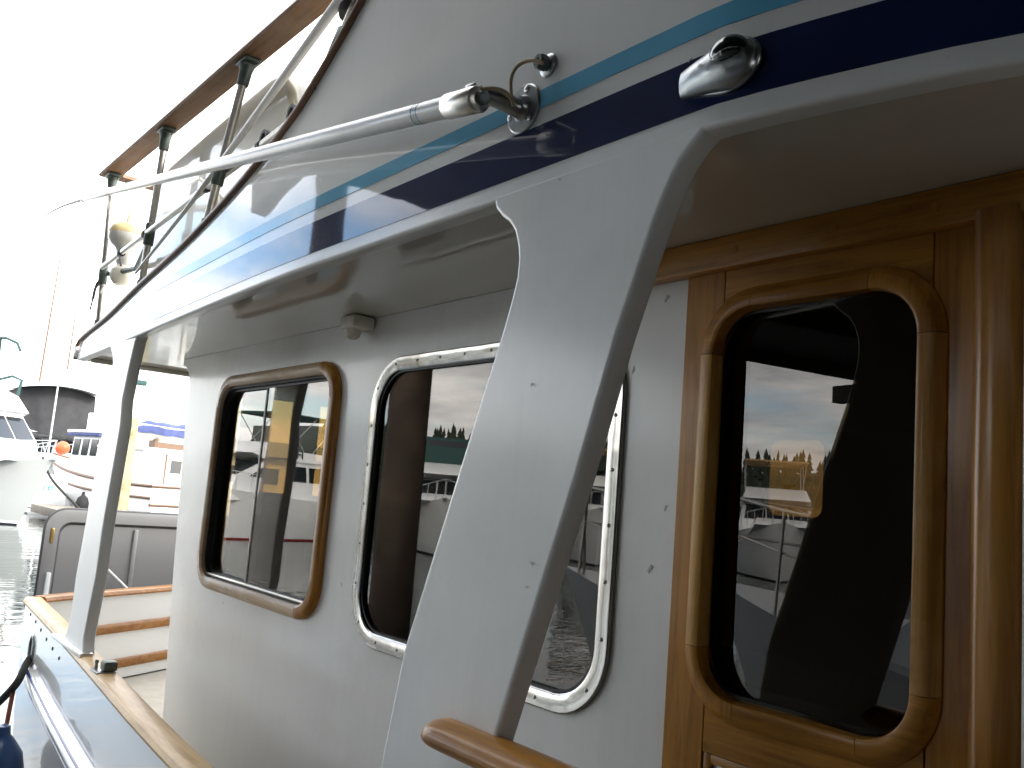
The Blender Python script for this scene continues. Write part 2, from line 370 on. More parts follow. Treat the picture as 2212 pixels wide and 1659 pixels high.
# ================================================================== the trawler yacht this picture is about
B = thing('trawler_yacht', 'white trawler yacht with teak door, navy and light blue stripes and flybridge overhang', 'boat', (-2.0, 3.0, 0))
YW = 1.5                                   # outer face of the cabin side
G = [(-5.30, 1.136), (-4.6, 1.106), (-3.87, 1.068), (-3.1, 1.03), (-2.4, 1.003), (-1.8, 1.0), (-1.2, 1.0), (-.95, 1.0), (-.82, 1.003), (-.61, 1.045), (-.45, 1.09), (-.2, 1.2), (.1, 1.42), (.35, 1.75)]
def g(x): return smooth_interp(x, G)
TOP = [(-5.29, .63), (-5.22, .685), (-5.05, .705), (-4.66, .735), (-4.07, .80), (-3.41, .862), (-3.0, .92), (-2.67, .985), (-2.39, 1.065), (-2.26, 1.13), (-2.14, 1.20), (-2.03, 1.275), (-1.9, 1.37), (-1.7, 1.51), (-1.45, 1.62), (-1.1, 1.67), (.35, 1.68)]
def top(x): return smooth_interp(x, TOP)
xs = [-5.29 + .0 * i for i in range(1)] + [-5.25, -5.2, -5.1] + [-5.0 + i * .08 for i in range(60)] + [-.2 + i * .06 for i in range(10)]
rows = []
for x in xs:
    y = g(x); zt = top(x)
    zs = [zt - (zt - .616) * k / 8 for k in range(9)] + [.600, .587, .586]
    prof = [(.055, zt), (.004, zt)] + [(0, z) for z in zs[0:1]] + [(0, z) for z in zs[1:]] + [(.0012, .5815), (.004, .5785), (.009, .577), (.042, .5775), (.05, .60), (.055, .64)]
    rows.append([(x, y + a, Z(z)) for a, z in prof])
np_ = len(rows[0]); loft('flybridge_side', rows, [M['gelfly'], M['gel']], B, closed=True, mats=[1 if k >= 10 and k < np_ - 1 else 0 for k in range(np_)])
def stripe(name, z0, z1, mat, x0=-3.74, off=.0016):
    rr = []
    for i in range(66):
        x = x0 + i * (.3 - x0) / 65; y = g(x) - off
        rr.append([(x, y, Z(z0)), (x, y, Z((z0 + z1) / 2)), (x, y, Z(z1)), (x, y + .003, Z(z1)), (x, y + .003, Z(z0))])
    return loft(name, rr, mat, B, closed=True)
tag(stripe('navy_stripe', .613, .700, M['navy']), 'wide navy blue stripe')
tag(stripe('light_blue_stripe', .735, .771, M['sky_stripe']), 'narrow light blue stripe')
# soffit slab: underside of the boat deck
pl = [(x, g(x) + .05) for x in xs] + [(.6, 2.2), (.9, 3.0), (.6, 3.8), (.3, 4.6), (-.4, 4.95), (-4.6, 4.9), (-5.29, 4.85)]
loft('boat_deck', [[(x, y, Z(.593)) for x, y in pl], [(x, y, Z(.655)) for x, y in pl]], M['soffit'], B, closed=True)
span('fascia', (-5.335, 1.12, Z(.585)), (-5.291, 4.9, Z(.665)), M['gel'], B, .008)
span('drip_strip', (-5.25, 1.19, Z(.571)), (-5.20, 4.8, Z(.5925)), M['soffit'], B, .004)
# teak edge along the top of the flybridge side, round the after corner
tp = [(x, g(x) - .004, Z(top(x) + .002)) for x in xs[2:] if x < -1.2]
tp = [(-5.30, 1.128, Z(.585)), (-5.312, 1.13, Z(.62)), (-5.30, 1.13, Z(.66)), (-5.26, 1.131, Z(.685))] + tp
tube('edge_trim', tp, [.011] * 3 + [.012] * (len(tp) - 3), M['tktrim'], B, 10)

# ---- cabin side with openings
WS = (-2.66, -1.478, Z(-.482), Z(.441), .17)     # steel window outside
WT = (-4.055, -2.893, Z(-.470), Z(.462), .14)    # teak window outside
DX0, DX1 = -1.302, -.594                          # door opening
XA = -4.525
ol = [(-4.27, Z(-1.35)), (DX0, Z(-1.35)), (DX0, Z(.54)), (DX1, Z(.54)), (DX1, Z(-1.35)), (3.6, Z(-1.35)), (3.6, Z(.593)), (XA - .13, Z(.593))]
for i in range(9):                                # rounded bracket up to the soffit
    a = R(90 - 90 * i / 8); ol.append((XA - .13 + .13 * math.cos(a), Z(.43) + .13 * math.sin(a)))
ol += [(XA + .02, Z(.2)), (XA + .10, Z(-.4))]
sh = lambda q, d: rrect(q[0] + d, q[1] - d, q[2] + d, q[3] - d, q[4] - d * .7, 10)
plate('cabin_side', [ol, sh(WS, .03), sh(WT, .035)], YW, .05, M['cabin'], B, .003)
# ---- steel framed window
wnd = ring('window', WS, [(0, 0), (0, .010), (-.004, .013), (-.040, .013), (-.046, .009), (-.046, -.03), (-.034, -.03), (-.034, 0)], YW, M['steel'], B)
tag(wnd, 'large window in a riveted polished steel frame')
gp = sh(WS, .0455)
plate('pane', [gp], YW + .006, .006, M['glass'], wnd)
ring('seal', (WS[0] + .046, WS[1] - .046, WS[2] + .046, WS[3] - .046, .135), [(0, -.0115), (-.005, -.0115), (-.005, .004), (0, .004)], YW + .0, M['black'], wnd)
scm = bmesh.new(); add_lathe(scm, [(.0048, 0), (.0048, .001), (.0038, .0025), (.002, .0036), (0, .004)], (0, 0, 0), (0, -1, 0), 12)
sme = bpy.data.meshes.new('screw'); bmesh.ops.recalc_face_normals(scm, faces=scm.faces); scm.to_mesh(sme); scm.free(); finish(sme, M['screw'])
pth = []
for p in ring_path(WS[0] + .022, WS[1] - .022, WS[2] + .022, WS[3] - .022, WS[4] - .02, 10): pth += [Vector((a, b_, 0)) for a, b_, _, _ in p]
acc = 0; last = pth[0]
for q in pth[1:] + pth[:1]:
    d = (q - last).length
    while acc + d >= .128:
        s = (.128 - acc) / d; last = last.lerp(q, s); d = (q - last).length; acc = 0
        link('screw', sme, wnd, (last.x, YW - .0128, last.y))
    acc += d; last = q
# ---- teak framed sliding window
win2 = link('window', None, B); win2.empty_display_size = .1
tag(win2, 'sliding window in a weathered teak frame')
tprof = [(0, 0), (0, .018), (-.006, .027), (-.016, .031), (-.040, .031), (-.050, .024), (-.050, -.01), (-.03, -.01), (-.03, 0)]
for i, p in enumerate(ring_path(WT[0], WT[1], WT[2], WT[3], WT[4], 10)):
    m = M['tkm'][2 if i in (1, 5) else 0]
    if i in (0, 1, 2): m = M['tkv'][2]
    bm = bmesh.new(); add_ring(bm, p, tprof, YW); obj('frame_piece', bm, m, win2)
ri = (WT[0] + .05, WT[1] - .05, WT[2] + .05, WT[3] - .05, .10)
ring('channel', ri, [(0, .01), (-.010, .012), (-.010, -.005), (-.020, -.005), (-.020, -.028), (-.030, -.028), (-.030, -.05), (.02, -.05), (.02, .01)], YW, M['black'], win2)
wi = (ri[0] + .02, ri[1] - .02, ri[2] + .02, ri[3] - .02)
xm = wi[0] + (wi[1] - wi[0]) * .44
plate('pane', [rrect(xm - .03, wi[1], wi[2], wi[3], .02, 3)], YW + .008, .005, M['glass'], win2)
plate('pane', [rrect(wi[0], xm, wi[2], wi[3], .02, 3)], YW + .020, .005, M['glass'], win2)
span('pane_edge', (xm - .037, YW + .004, wi[2]), (xm - .026, YW + .018, wi[3]), M['plastic'], win2, .001)
span('sill_track', (wi[0], YW - .012, wi[2] - .012), (wi[1], YW + .006, wi[2] - .004), M['steel2'], win2, .001)
# curtain drawn to one side, behind the pane
cr = []
for i in range(49):
    s = i / 48; x = -3.62 + .22 * s; y = 1.66 + .025 * math.sin(s * 38)
    cr.append([(x, y, Z(-.46)), (x + .01 * math.sin(s * 9), y, Z(0)), (x, y, Z(.47))])
bm = bmesh.new(); vr = [[bm.verts.new(p) for p in r] for r in cr]
for a_, b_ in zip(vr, vr[1:]):
    for k in range(2): bm.faces.new((a_[k], a_[k + 1], b_[k + 1], b_[k]))
bmesh.ops.solidify(bm, geom=bm.faces[:], thickness=.003)
tag(obj('curtain', bm, M['curtain'], win2, 60), 'grey curtain gathered behind the glass')

# ---- teak side door
door = link('door', None, B); tag(door, 'varnished teak side door with a rounded glass light')
YD = YW - .012
GX0, GX1, GZ0, GZ1 = -1.212, -.772, Z(-.335), Z(.424)      # glass light
TR = (GX0 - .040, GX1 + .047, GZ0 - .055, GZ1 + .053, .135)
hole = rrect(GX0 - .012, GX1 + .030, GZ0 - .012, GZ1 + .012, .10, 10)
def slab(name, x0, x1, z0, z1, mat, y=YD, th=.045, bev=.0016): return span(name, (x0, y, z0), (x1, y + th, z1), mat, door, bev)
xl, xr = -1.200, -.752                                      # seams between stiles and rails
# stiles and rails carry the curved cut-out
zc = (GZ0 + GZ1) / 2
def part_outline(fn): return [p for p in hole if fn(p)]
hl = [p for p in hole]
def cut(x): # z of the hole's lower and upper edge at x
    c = []
    for (a, b_), (c_, d) in zip(hl, hl[1:] + hl[:1]):
        if (a - x) * (c_ - x) < 0: c.append(b_ + (d - b_) * (x - a) / (c_ - a))
    return min(c), max(c)
e = .0012
lo, hi = cut(xl); left = sorted([p for p in hl if p[0] < xl - .0005], key=lambda p: p[1])
plate('stile', [[(DX0, Z(-1.34)), (xl - e, Z(-1.34)), (xl - e, lo)] + left + [(xl - e, hi), (xl - e, Z(.536)), (DX0, Z(.536))]], YD, .045, M['tkv'][2], door, .0012, 1)
lo, hi = cut(xr); right = sorted([p for p in hl if p[0] > xr + .0005], key=lambda p: -p[1])
plate('stile', [[(xr + e, Z(.536)), (xr + e, hi)] + right + [(xr + e, lo), (xr + e, Z(-1.34)), (-.679, Z(-1.34)), (-.679, Z(.536))]], YD, .045, M['tkd'], door, .0012, 1)
topm = sorted([p for p in hl if p[1] > zc and xl < p[0] < xr]); lo1, hi1 = cut(xl + .0003); lo2, hi2 = cut(xr - .0003)
plate('top_rail', [[(xl + e, Z(.536)), (xl + e, hi1)] + topm + [(xr - e, hi2), (xr - e, Z(.536))]], YD, .045, M['tkv'][0], door, .0012, 1)
botm = sorted([p for p in hl if p[1] < zc and xl < p[0] < xr])
plate('mid_rail', [[(xl + e, lo1)] + botm + [(xr - e, lo2), (xr - e, Z(-.455)), (xl + e, Z(-.455))]], YD, .045, M['tkv'][0], door, .0012, 1)
slab('panel_moulding', xl + .0015, xl + .018, Z(-1.2), Z(-.457), M['tkd'], YD + .003, .03)
slab('panel_moulding', xl + .019, xr - .002, Z(-.474), Z(-.457), M['tkv'][0], YD + .003, .03)
slab('door_panel', xl + .019, xr - .002, Z(-1.2), Z(-.4755), M['cabin'], YD + .012, .02)
trp = [(0, 0), (0, .005), (-.013, .019), (-.018, .0225), (-.038, .0235), (-.0435, .021), (-.046, .014), (-.046, -.012), (-.030, -.012), (-.030, 0)]
for i, p in enumerate(ring_path(*TR, 12)):
    if i % 2 == 1:
        (a0, b0, n0, m0), (a1, b1, n1_, m1) = p; l_ = math.hypot(a1 - a0, b1 - b0); d = .0012 / l_
        p = [(a0 + (a1 - a0) * d, b0 + (b1 - b0) * d, n0, m0), (a1 + (a0 - a1) * d, b1 + (b0 - b1) * d, n1_, m1)]
    bm = bmesh.new(); add_ring(bm, p, trp, YD)
    tm = M['tkv'][2 if i in (1, 2, 5, 6) else 0]
    if i in (1, 5): tm = M['tkl']
    obj('glazing_trim', bm, tm, door)
dp = plate('pane', [rrect(GX0 - .008 + .992, GX1 + .008 + .992, GZ0 - .008, GZ1 + .008, .105, 10)], -.003, .006, M['glassd'], door)
dp.location = (-.992, YD + .012, 0); dp.rotation_euler = (0, 0, R(-5.8))          # pane sits slightly skewed in its rebate
ring('seal', (GX0 - .006, GX1 + .006, GZ0 - .006, GZ1 + .006, .10), [(0, -.0155), (-.006, -.0155), (-.006, -.008), (0, -.008)], YD, M['black'], door)
# jamb and header
bm = bmesh.new()
jp = [(-.679, YD + .03), (-.679, YD - .010), (-.672, YD - .026), (-.655, YD - .034), (-.624, YD - .034), (-.604, YD - .027), (-.596, YD - .012), (-.596, YD + .03)]
lo_ = [bm.verts.new((x, y, Z(-1.34))) for x, y in jp]; hi_ = [bm.verts.new((x, y, Z(.536))) for x, y in jp]
for k in range(8): bm.faces.new((lo_[k], lo_[(k + 1) % 8], hi_[(k + 1) % 8], hi_[k]))
bm.faces.new(lo_); bm.faces.new(hi_[::-1])
obj('door_jamb', bm, M['tkd'], B, 60)
hd = span('header_board', (-1.46, YW - .036, Z(.522)), (.2, YW - .0005, Z(.5925)), M['tkv'][0], B, .005)
for x in (-1.16, -.93, -.74):
    lathe('bung', [(.0085, 0), (.0085, .0008), (0, .0010)], (x, YW - .0362, Z(.558)), (0, -1, 0), M['tkd'], hd, 14)
span('cabin_panel', (-.5945, YW - .05, Z(-1.35)), (.3, YW - .001, Z(.536)), M['cabin'], B, .01)

# ---- support fins from bulwark to overhang
def fin_px(pts, y): return [(q.x, q.z) for q in (PY(u, v, y) for u, v in pts)]
YF = 1.0
lp = fin_px([(1052, 432), (1066, 436), (1069, 452), (1082, 468), (1098, 481), (1109, 500), (1115, 528), (1117, 560), (1113, 600), (1101, 650), (1086, 705), (1000, 980), (870, 1403), (822, 1640)], YF)
rp = fin_px([(1530, 266), (1521, 279), (1512, 292), (1492, 317), (1472, 345), (1456, 375), (1440, 412), (1415, 475), (1376, 594), (1332, 729), (1247, 1026), (1150, 1337), (1064, 1616)], YF)
fo = [(-1.37, Z(.632))] + lp[1:] + [(-1.70, Z(-.86)), (-1.70, Z(-1.15)), (2.4, Z(-1.15)), (2.4, Z(-.43)), (rp[-1][0] + .02, Z(-.43))] + rp[::-1] + [(-.86, Z(.632))]
fin = plate('support_fin', [fo], YF + .0006, .046, M['gel'], B, .009, 3, 50)
tag(fin, 'broad raked white support fin in front of the steel window')
yA = 1.088
lp = fin_px([(237, 738), (238, 752), (242, 769), (243, 785), (240, 806), (223, 918), (231, 864), (188, 1108), (163, 1245), (151, 1335), (142, 1368), (126, 1387)][0:5] + [(231, 864), (223, 918), (188, 1108), (163, 1245), (152, 1330), (144, 1362), (128, 1389)], yA)
rp = fin_px([(301, 712), (297, 722), (291, 740), (286, 760), (276, 806), (264, 864), (260, 918), (221, 1145), (207, 1245), (190, 1330), (180, 1380), (179, 1405), (184, 1441)], yA)
fa = plate('support_fin', [[(lp[0][0], Z(.602))] + lp[1:] + rp[::-1][:-1] + [(rp[0][0], Z(.602))]], yA, .05, M['gel'], B, .010, 3, 50)
tag(fa, 'narrow white support fin standing on the after cap rail')

# ---- hull, bulwarks, decks
def sheer(x): return interp(x, [(-5.8, -.745), (-4.5, -.79), (-3.1, -.82), (-2.5, -.84), (-1.6, -.86), (2, -.80), (5, -.5), (8.6, .2)])
def gh(x): return smooth_interp(x, [(-5.70, 1.138), (-4.7, 1.105), (-3.8, 1.055), (-3.1, 1.015), (-2.4, 1.0), (-1.2, 1.0), (2.5, 1.0), (4.5, 1.25), (6.5, 1.9), (8.6, 3.0)])
hx = [-5.68 + i * .3 for i in range(14)] + [-1.45 + i * .5 for i in range(20)] + [8.6]
near = [(x, gh(x)) for x in hx]
ST = [(-5.69, 1.15), (-5.74, 1.185), (-5.80, 1.25), (-5.99, 1.56), (-6.19, 1.9), (-6.39, 2.23), (-6.55, 2.62), (-6.62, 3.0)]
plan = near + [(x, 6 - y) for x, y in near[::-1][1:]] + [(x, 6 - y) for x, y in ST] + [(x, y) for x, y in ST[::-1][1:]]
def offs(pl, d):
    out = []; n = len(pl)
    for i in range(n):
        a = Vector(pl[i - 1]); c = Vector(pl[(i + 1) % n]); tt = (c - a).normalized(); out.append((pl[i][0] - tt.y * d, pl[i][1] + tt.x * d))
    return out
ip = offs(plan, .07)
zt = lambda p: Z(sheer(p[0]) - .014)
hrows = [[(q[0], q[1], Z(-1.28)) for q in ip], [(q[0], q[1], zt(p)) for p, q in zip(plan, ip)], [(p[0], p[1], zt(p)) for p in plan]]
for zz_, d_ in ((-1.0, .005), (-1.35, .02), (-1.9, .08), (-2.2, .13), (-2.6, .25)):
    hrows.append([(q[0], q[1], Z(zz_)) for q in offs(plan, d_)])
loft('hull', hrows, M['hull'], B, closed=True, caps=False)
deck_plan = offs(plan, .05)
loft('side_deck', [[(x, y, Z(-1.34)) for x, y in deck_plan], [(x, y, Z(-1.29)) for x, y in deck_plan]], M['deck'], B, closed=True)
# cap rails (after section, near side and transom)
def rail_rows(path, wo, wi_, h, z):
    rr = []
    n = len(path)
    for i, p in enumerate(path):
        a = Vector(path[max(i - 1, 0)]); c = Vector(path[min(i + 1, n - 1)]); tt = (c - a).normalized(); nx = Vector((-tt.y, tt.x)); zz_ = z(p)
        prof = [(-wo, -.006), (-wo - .002, .004), (-wo + .006, h * .8), (-wo + .016, h), (wi_ - .016, h), (wi_ - .006, h * .8), (wi_ + .002, .004), (wi_, -.006)]
        rr.append([(p[0] + nx.x * a_, p[1] + nx.y * a_, Z(zz_ + b_ - .010)) for a_, b_ in prof])
    return rr
cp = [(x, gh(x)) for x in [-5.69 + i * .2 for i in range(21)]]
loft('cap_rail', rail_rows(cp, .012, .085, .026, lambda p: sheer(p[0])), M['tkw'][0], B, closed=True)
tpth = ST[1:] + [(x, 6 - y) for x, y in ST[::-1][1:]]
loft('cap_rail', rail_rows([(x, y) for x, y in tpth][::-1], .012, .085, .026, lambda p: sheer(-5.7) - .002)[::-1], M['tkstrip'], B, closed=True)
# teak strips across the inside of the transom
sp = offs(plan, .072); tin = []
n0 = len(plan)
ti = [p for p, q in zip(sp, plan) if q in ST or (q[0], round(6 - q[1], 6)) in [(a, round(b_, 6)) for a, b_ in ST]]
tin = sorted([p for p in ti if p[0] < -5.6], key=lambda p: p[1])
for zm in (-.965, -1.185, -1.405):
    h2 = .029; rr = []
    for i, p in enumerate(tin):
        a = Vector(tin[max(i - 1, 0)]); c = Vector(tin[min(i + 1, len(tin) - 1)]); tt = (c - a).normalized(); nx = Vector((tt.y, -tt.x))
        rr.append([(p[0] + nx.x * d, p[1] + nx.y * d, Z(zm + zz_)) for d, zz_ in ((-.004, -h2), (.012, -h2), (.014, -h2 + .003), (.014, h2 - .003), (.012, h2), (-.004, h2))])
    loft('transom_strip', rr, M['tkstrip'], B, closed=True)
# rub rail with blue lines
rbx = [-5.52 + i * .25 for i in range(24)]
def rubz(x): return interp(x, [(-5.6, -1.02), (-5.1, -1.105), (-4.6, -1.15), (-4.0, -1.175), (-3, -1.20), (1, -1.22)])
rr = []
for i, x in enumerate(rbx):
    y = gh(x) + .012; z = rubz(x); k = .35 if i == 0 else 1
    rr.append([(x, y - d * k, Z(z + h_ * (.6 if i == 0 else 1))) for d, h_ in ((-.01, -.034), (.02, -.034), (.036, -.026), (.042, -.012), (.042, .012), (.036, .026), (.02, .034), (-.01, .034))])
rub = loft('rub_rail', rr, M['hull'], B, closed=True, sharp=60)
for dz in (-.030, .029):
    rr = []
    for x in [-5.30 + i * .25 for i in range(23)]:
        y = gh(x) + .012 - .0345; z = rubz(x) + dz
        rr.append([(x, y + a, Z(z + h_)) for a, h_ in ((.006, -.006), (-.001, -.006), (-.003, 0), (-.001, .006), (.006, .006))])
    loft('blue_line', rr, M['blue_line'], rub, closed=True)
# row of fasteners under the after cap rail
for u, v in ((53, 1308), (66, 1327), (77, 1343), (88, 1361), (100, 1381), (113, 1401), (127, 1422)):
    q = PY(u, v, 1.12)
    for _ in range(4): q = PY(u, v, gh(q.x))
    lathe('fastener', [(.009, 0), (.008, .003), (0, .004)], (q.x, gh(q.x) + .001, q.z), (0, -1, 0), M['blackscrew'], B, 8)
# hawse hole
bm = bmesh.new(); hc = Vector((-5.33, gh(-5.33) + .004, Z(-.962)))
hp = [(hc.x + .045 * math.cos(a), hc.z + .075 * math.sin(a), math.cos(a), math.sin(a)) for a in (2 * math.pi * i / 24 for i in range(24))]
add_ring(bm, hp, [(.012, 0), (.012, .005), (.004, .012), (-.006, .012), (-.012, .006), (-.012, 0)], hc.y, True)
hz = obj('hawse_hole', bm, M['chrome'], B)
plate('opening', [[(a, b_) for a, b_, _, _ in hp]], hc.y - .002, .003, M['black'], hz)
# pad under the after fin and the gate latch beside it
ax = [q.x for q in (PY(126, 1387, yA), PY(178, 1445, yA))]
padz = Z(sheer(-4.3)) + .004
span('fin_shoe', (ax[0] - .05, 1.066, padz), (ax[1] + .02, 1.120, padz + .020), M['steel2'], B, .004)
lat = span('gate_latch', (-3.93, 1.052, Z(-.792)), (-3.82, 1.125, Z(-.784)), M['chrome'], B, .002)
span('latch_body', (-3.875, 1.075, Z(-.783)), (-3.815, 1.128, Z(-.745)), M['fitting'], lat, .008)
lathe('latch_pin', [(.007, 0), (.006, .02), (.009, .022), (.007, .034), (0, .036)], (-3.905, 1.07, Z(-.783)), (0, 0, 1), M['chrome'], lat, 12)
# forward raised bulwark rail with round end
bm = bmesh.new(); x0 = -1.415
def rsec(x, k): return [(x, .994 + .052 * k * math.cos(a), Z(-.423) + .030 * k * math.sin(a) * (1 if math.sin(a) > 0 else .8)) for a in (2 * math.pi * i / 16 for i in range(16))]
rws = [rsec(x0 + dx, k) for dx, k in ((0, .30), (.006, .62), (.018, .86), (.036, .98), (.06, 1.0))] + [rsec(x, 1) for x in (-1.0, -.5, 0, .6, 1.4, 2.4)]
loft('bulwark_rail', rws, M['tkv'][0], B, closed=True, sharp=50)

# ---- cabin interior seen through the glass
inn = link('cabin_interior', None, B)
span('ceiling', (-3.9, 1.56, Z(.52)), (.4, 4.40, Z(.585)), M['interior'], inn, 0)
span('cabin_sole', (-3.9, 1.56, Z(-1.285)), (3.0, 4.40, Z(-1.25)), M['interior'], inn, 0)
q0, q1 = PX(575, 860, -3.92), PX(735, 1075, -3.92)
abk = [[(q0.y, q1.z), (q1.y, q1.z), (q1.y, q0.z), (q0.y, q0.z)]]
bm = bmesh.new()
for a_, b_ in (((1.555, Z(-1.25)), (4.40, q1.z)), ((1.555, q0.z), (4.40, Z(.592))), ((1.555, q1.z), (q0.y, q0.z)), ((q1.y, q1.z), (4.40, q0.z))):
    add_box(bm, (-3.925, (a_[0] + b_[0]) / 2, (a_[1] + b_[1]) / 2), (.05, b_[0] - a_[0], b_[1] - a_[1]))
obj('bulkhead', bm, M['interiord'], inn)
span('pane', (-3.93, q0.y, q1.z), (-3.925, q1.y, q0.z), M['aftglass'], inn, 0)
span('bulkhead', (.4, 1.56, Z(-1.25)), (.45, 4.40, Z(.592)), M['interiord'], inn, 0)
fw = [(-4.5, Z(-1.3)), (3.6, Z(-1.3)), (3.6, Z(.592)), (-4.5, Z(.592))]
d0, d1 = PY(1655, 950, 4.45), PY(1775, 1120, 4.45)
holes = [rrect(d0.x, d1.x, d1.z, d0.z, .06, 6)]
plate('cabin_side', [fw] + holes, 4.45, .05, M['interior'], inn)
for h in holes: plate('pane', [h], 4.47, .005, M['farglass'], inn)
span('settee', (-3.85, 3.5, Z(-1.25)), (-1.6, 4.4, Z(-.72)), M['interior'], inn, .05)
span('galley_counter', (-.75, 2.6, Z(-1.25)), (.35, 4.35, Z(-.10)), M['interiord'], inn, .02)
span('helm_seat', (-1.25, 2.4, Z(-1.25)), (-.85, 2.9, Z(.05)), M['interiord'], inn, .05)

# ---- flybridge railing
def pole_at(u, v, y): return PY(u, v, y)
RY = 1.108; RZ = Z(1.545)
hr = loft('handrail', [[(x, RY + a, RZ + b_ + (x + 5) * -.002) for a, b_ in ((-.050, .004), (-.044, .020), (-.03, .026), (.03, .026), (.044, .020), (.050, .004), (.044, -.004), (-.044, -.004))] for x in (-5.05, -5.0, -4.5, -4, -3.5, -3, -2.5, -2.0, -1.5, -1.0)], M['tkr'], B, closed=True)
loft('handrail', [[(-5.0 + a + (y - 1.1) * -.08, y, RZ - .003 + b_) for a, b_ in ((-.045, 0), (-.04, .02), (.04, .02), (.045, 0))] for y in (1.16, 1.6, 2.2, 3.0)], M['tkr'], B, closed=True)
def stanchion(bx, tx, by=None, full=True):
    zb = Z(top(bx)); by = g(bx) + .02 if by is None else by
    a = Vector((bx, by, zb - .005)); b_ = Vector((tx, RY, RZ - .02)); t_ = (b_ - a).normalized(); n_ = (b_ - a).length
    s = tube('stanchion', [a, b_], .0155, M['steel2'], B, 14)
    bm = bmesh.new(); add_tube(bm, [a, a + t_ * .012, a + t_ * .03, a + t_ * .055], [.032, .030, .021, .020], 14); obj('base_socket', bm, M['fitting'], s, 50)
    bm = bmesh.new(); add_tube(bm, [b_ - t_ * .085, b_ - t_ * .08, b_ - t_ * .03, b_ - t_ * .005], [.020, .022, .024, .030], 14)
    add_box(bm, b_ + Vector((0, 0, .006)), (.10, .06, .016), .005)
    add_box(bm, b_ + Vector((.0, 0, -.006)), (.05, .05, .016), .005); obj('top_fitting', bm, M['fitting'], s, 50)
    m_ = a + t_ * n_ * .36
    bm = bmesh.new(); add_tube(bm, [m_ - t_ * .05, m_ - t_ * .045, m_ + t_ * .045, m_ + t_ * .05], [.019, .0225, .0225, .019], 14); obj('clamp', bm, M['fitting'], s, 50)
    return s
stanchion(-4.96, -4.95); stanchion(-4.13, -4.08); stanchion(-3.24, -3.15); stanchion(-2.30, -2.22)
# mid rail tube inside the stanchions
# ---- mushroom antenna and bracket on the after stanchions
br = tube('antenna_bracket', [(-4.955, 1.125, Z(1.015)), (-4.94, 1.16, Z(1.012)), (-4.62, 1.20, Z(1.0)), (-4.12, 1.10, Z(1.0))], .014, M['fitting'], B, 8)
mc = PY(265, 560, 1.19); mc = Vector((-4.83, 1.185, Z(1.0)))
lathe('antenna_ball', [(0, -.062), (.03, -.056), (.05, -.03), (.055, 0), (.05, .022), (.035, .034), (.03, .045), (0, .05)], mc, (0, 0, 1), M['plastic'], B, 20)
lathe('antenna_neck', [(.028, .045), (.034, .06), (.036, .105), (.045, .135), (.07, .155), (.085, .175), (.088, .205), (0, .21)], mc, (0, 0, 1), M['whitep'], B, 20)
lathe('antenna_dome', [(.088, .2055), (.086, .222), (.072, .248), (.045, .266), (.012, .273), (.009, .29), (.004, .325), (0, .34)], mc, (0, 0, 1), M['yellowed'], B, 20)
tube('antenna_cable', spline([mc + Vector((-.02, 0, -.05)), mc + Vector((-.07, -.03, -.07)), mc + Vector((-.10, -.05, -.06)), mc + Vector((-.11, -.06, -.10))], 5), .0035, M['whitep'], B, 6)
tube('loose_strap', spline([(-4.95, 1.13, Z(.99)), (-4.94, 1.10, Z(.93)), (-4.92, 1.09, Z(.87)), (-4.93, 1.085, Z(.80))], 4), [.010] * 4 + [.007] * 5 + [.004] * 4, M['rope'], B, 6)
# ---- second whip antenna lying aslant along the railing
tube('whip_antenna', [PY(760, -34, 1.05), PY(735, 0, 1.05), PY(560, 240, 1.06), PY(400, 455, 1.07), PY(293, 590, 1.075)], [.017, .0165, .0125, .0085, .006], M['whitep'], B, 10)
# ---- moulded seat backs and console behind the railing
def mould(name, px, y, th, mat, bev=.03): return plate(name, [fin_px(px, y)], y, th, mat, B, bev, 4, 60)
mould('seat_back', [(305, 640), (318, 520), (332, 440), (352, 366), (372, 345), (470, 258), (588, 156), (606, 148), (622, 158), (632, 190), (640, 330), (600, 640)], 1.20, .42, M['cream'], .035)
mould('seat_back', [(330, 640), (342, 470), (372, 410), (430, 380), (470, 420), (480, 640)], 1.185, .06, M['cream'], .02)
mould('console', [(634, 172), (646, 153), (700, 158), (760, 168), (760, 260), (690, 246), (640, 218)], 1.32, .5, M['cream'], .02)
for u, v in ((632, 245), (572, 300)):
    q = PY(u, v, 1.13)
    bm = bmesh.new(); add_ring(bm, [(q.x + .026 * math.cos(a), q.z + .026 * math.sin(a), math.cos(a), math.sin(a)) for a in (2*math.pi*i/14 for i in range(14))], [(.006, -.008), (.006, .008), (-.006, .008), (-.006, -.008)], q.y, True)
    obj('rail_clip', bm, M['black'], B)
lathe('flybridge_lamp', [(.02, -.05), (.05, -.045), (.055, 0), (.05, .05), (0, .06)], PY(772, 8, 1.1), (0, 0, 1), M['black'], B, 16)

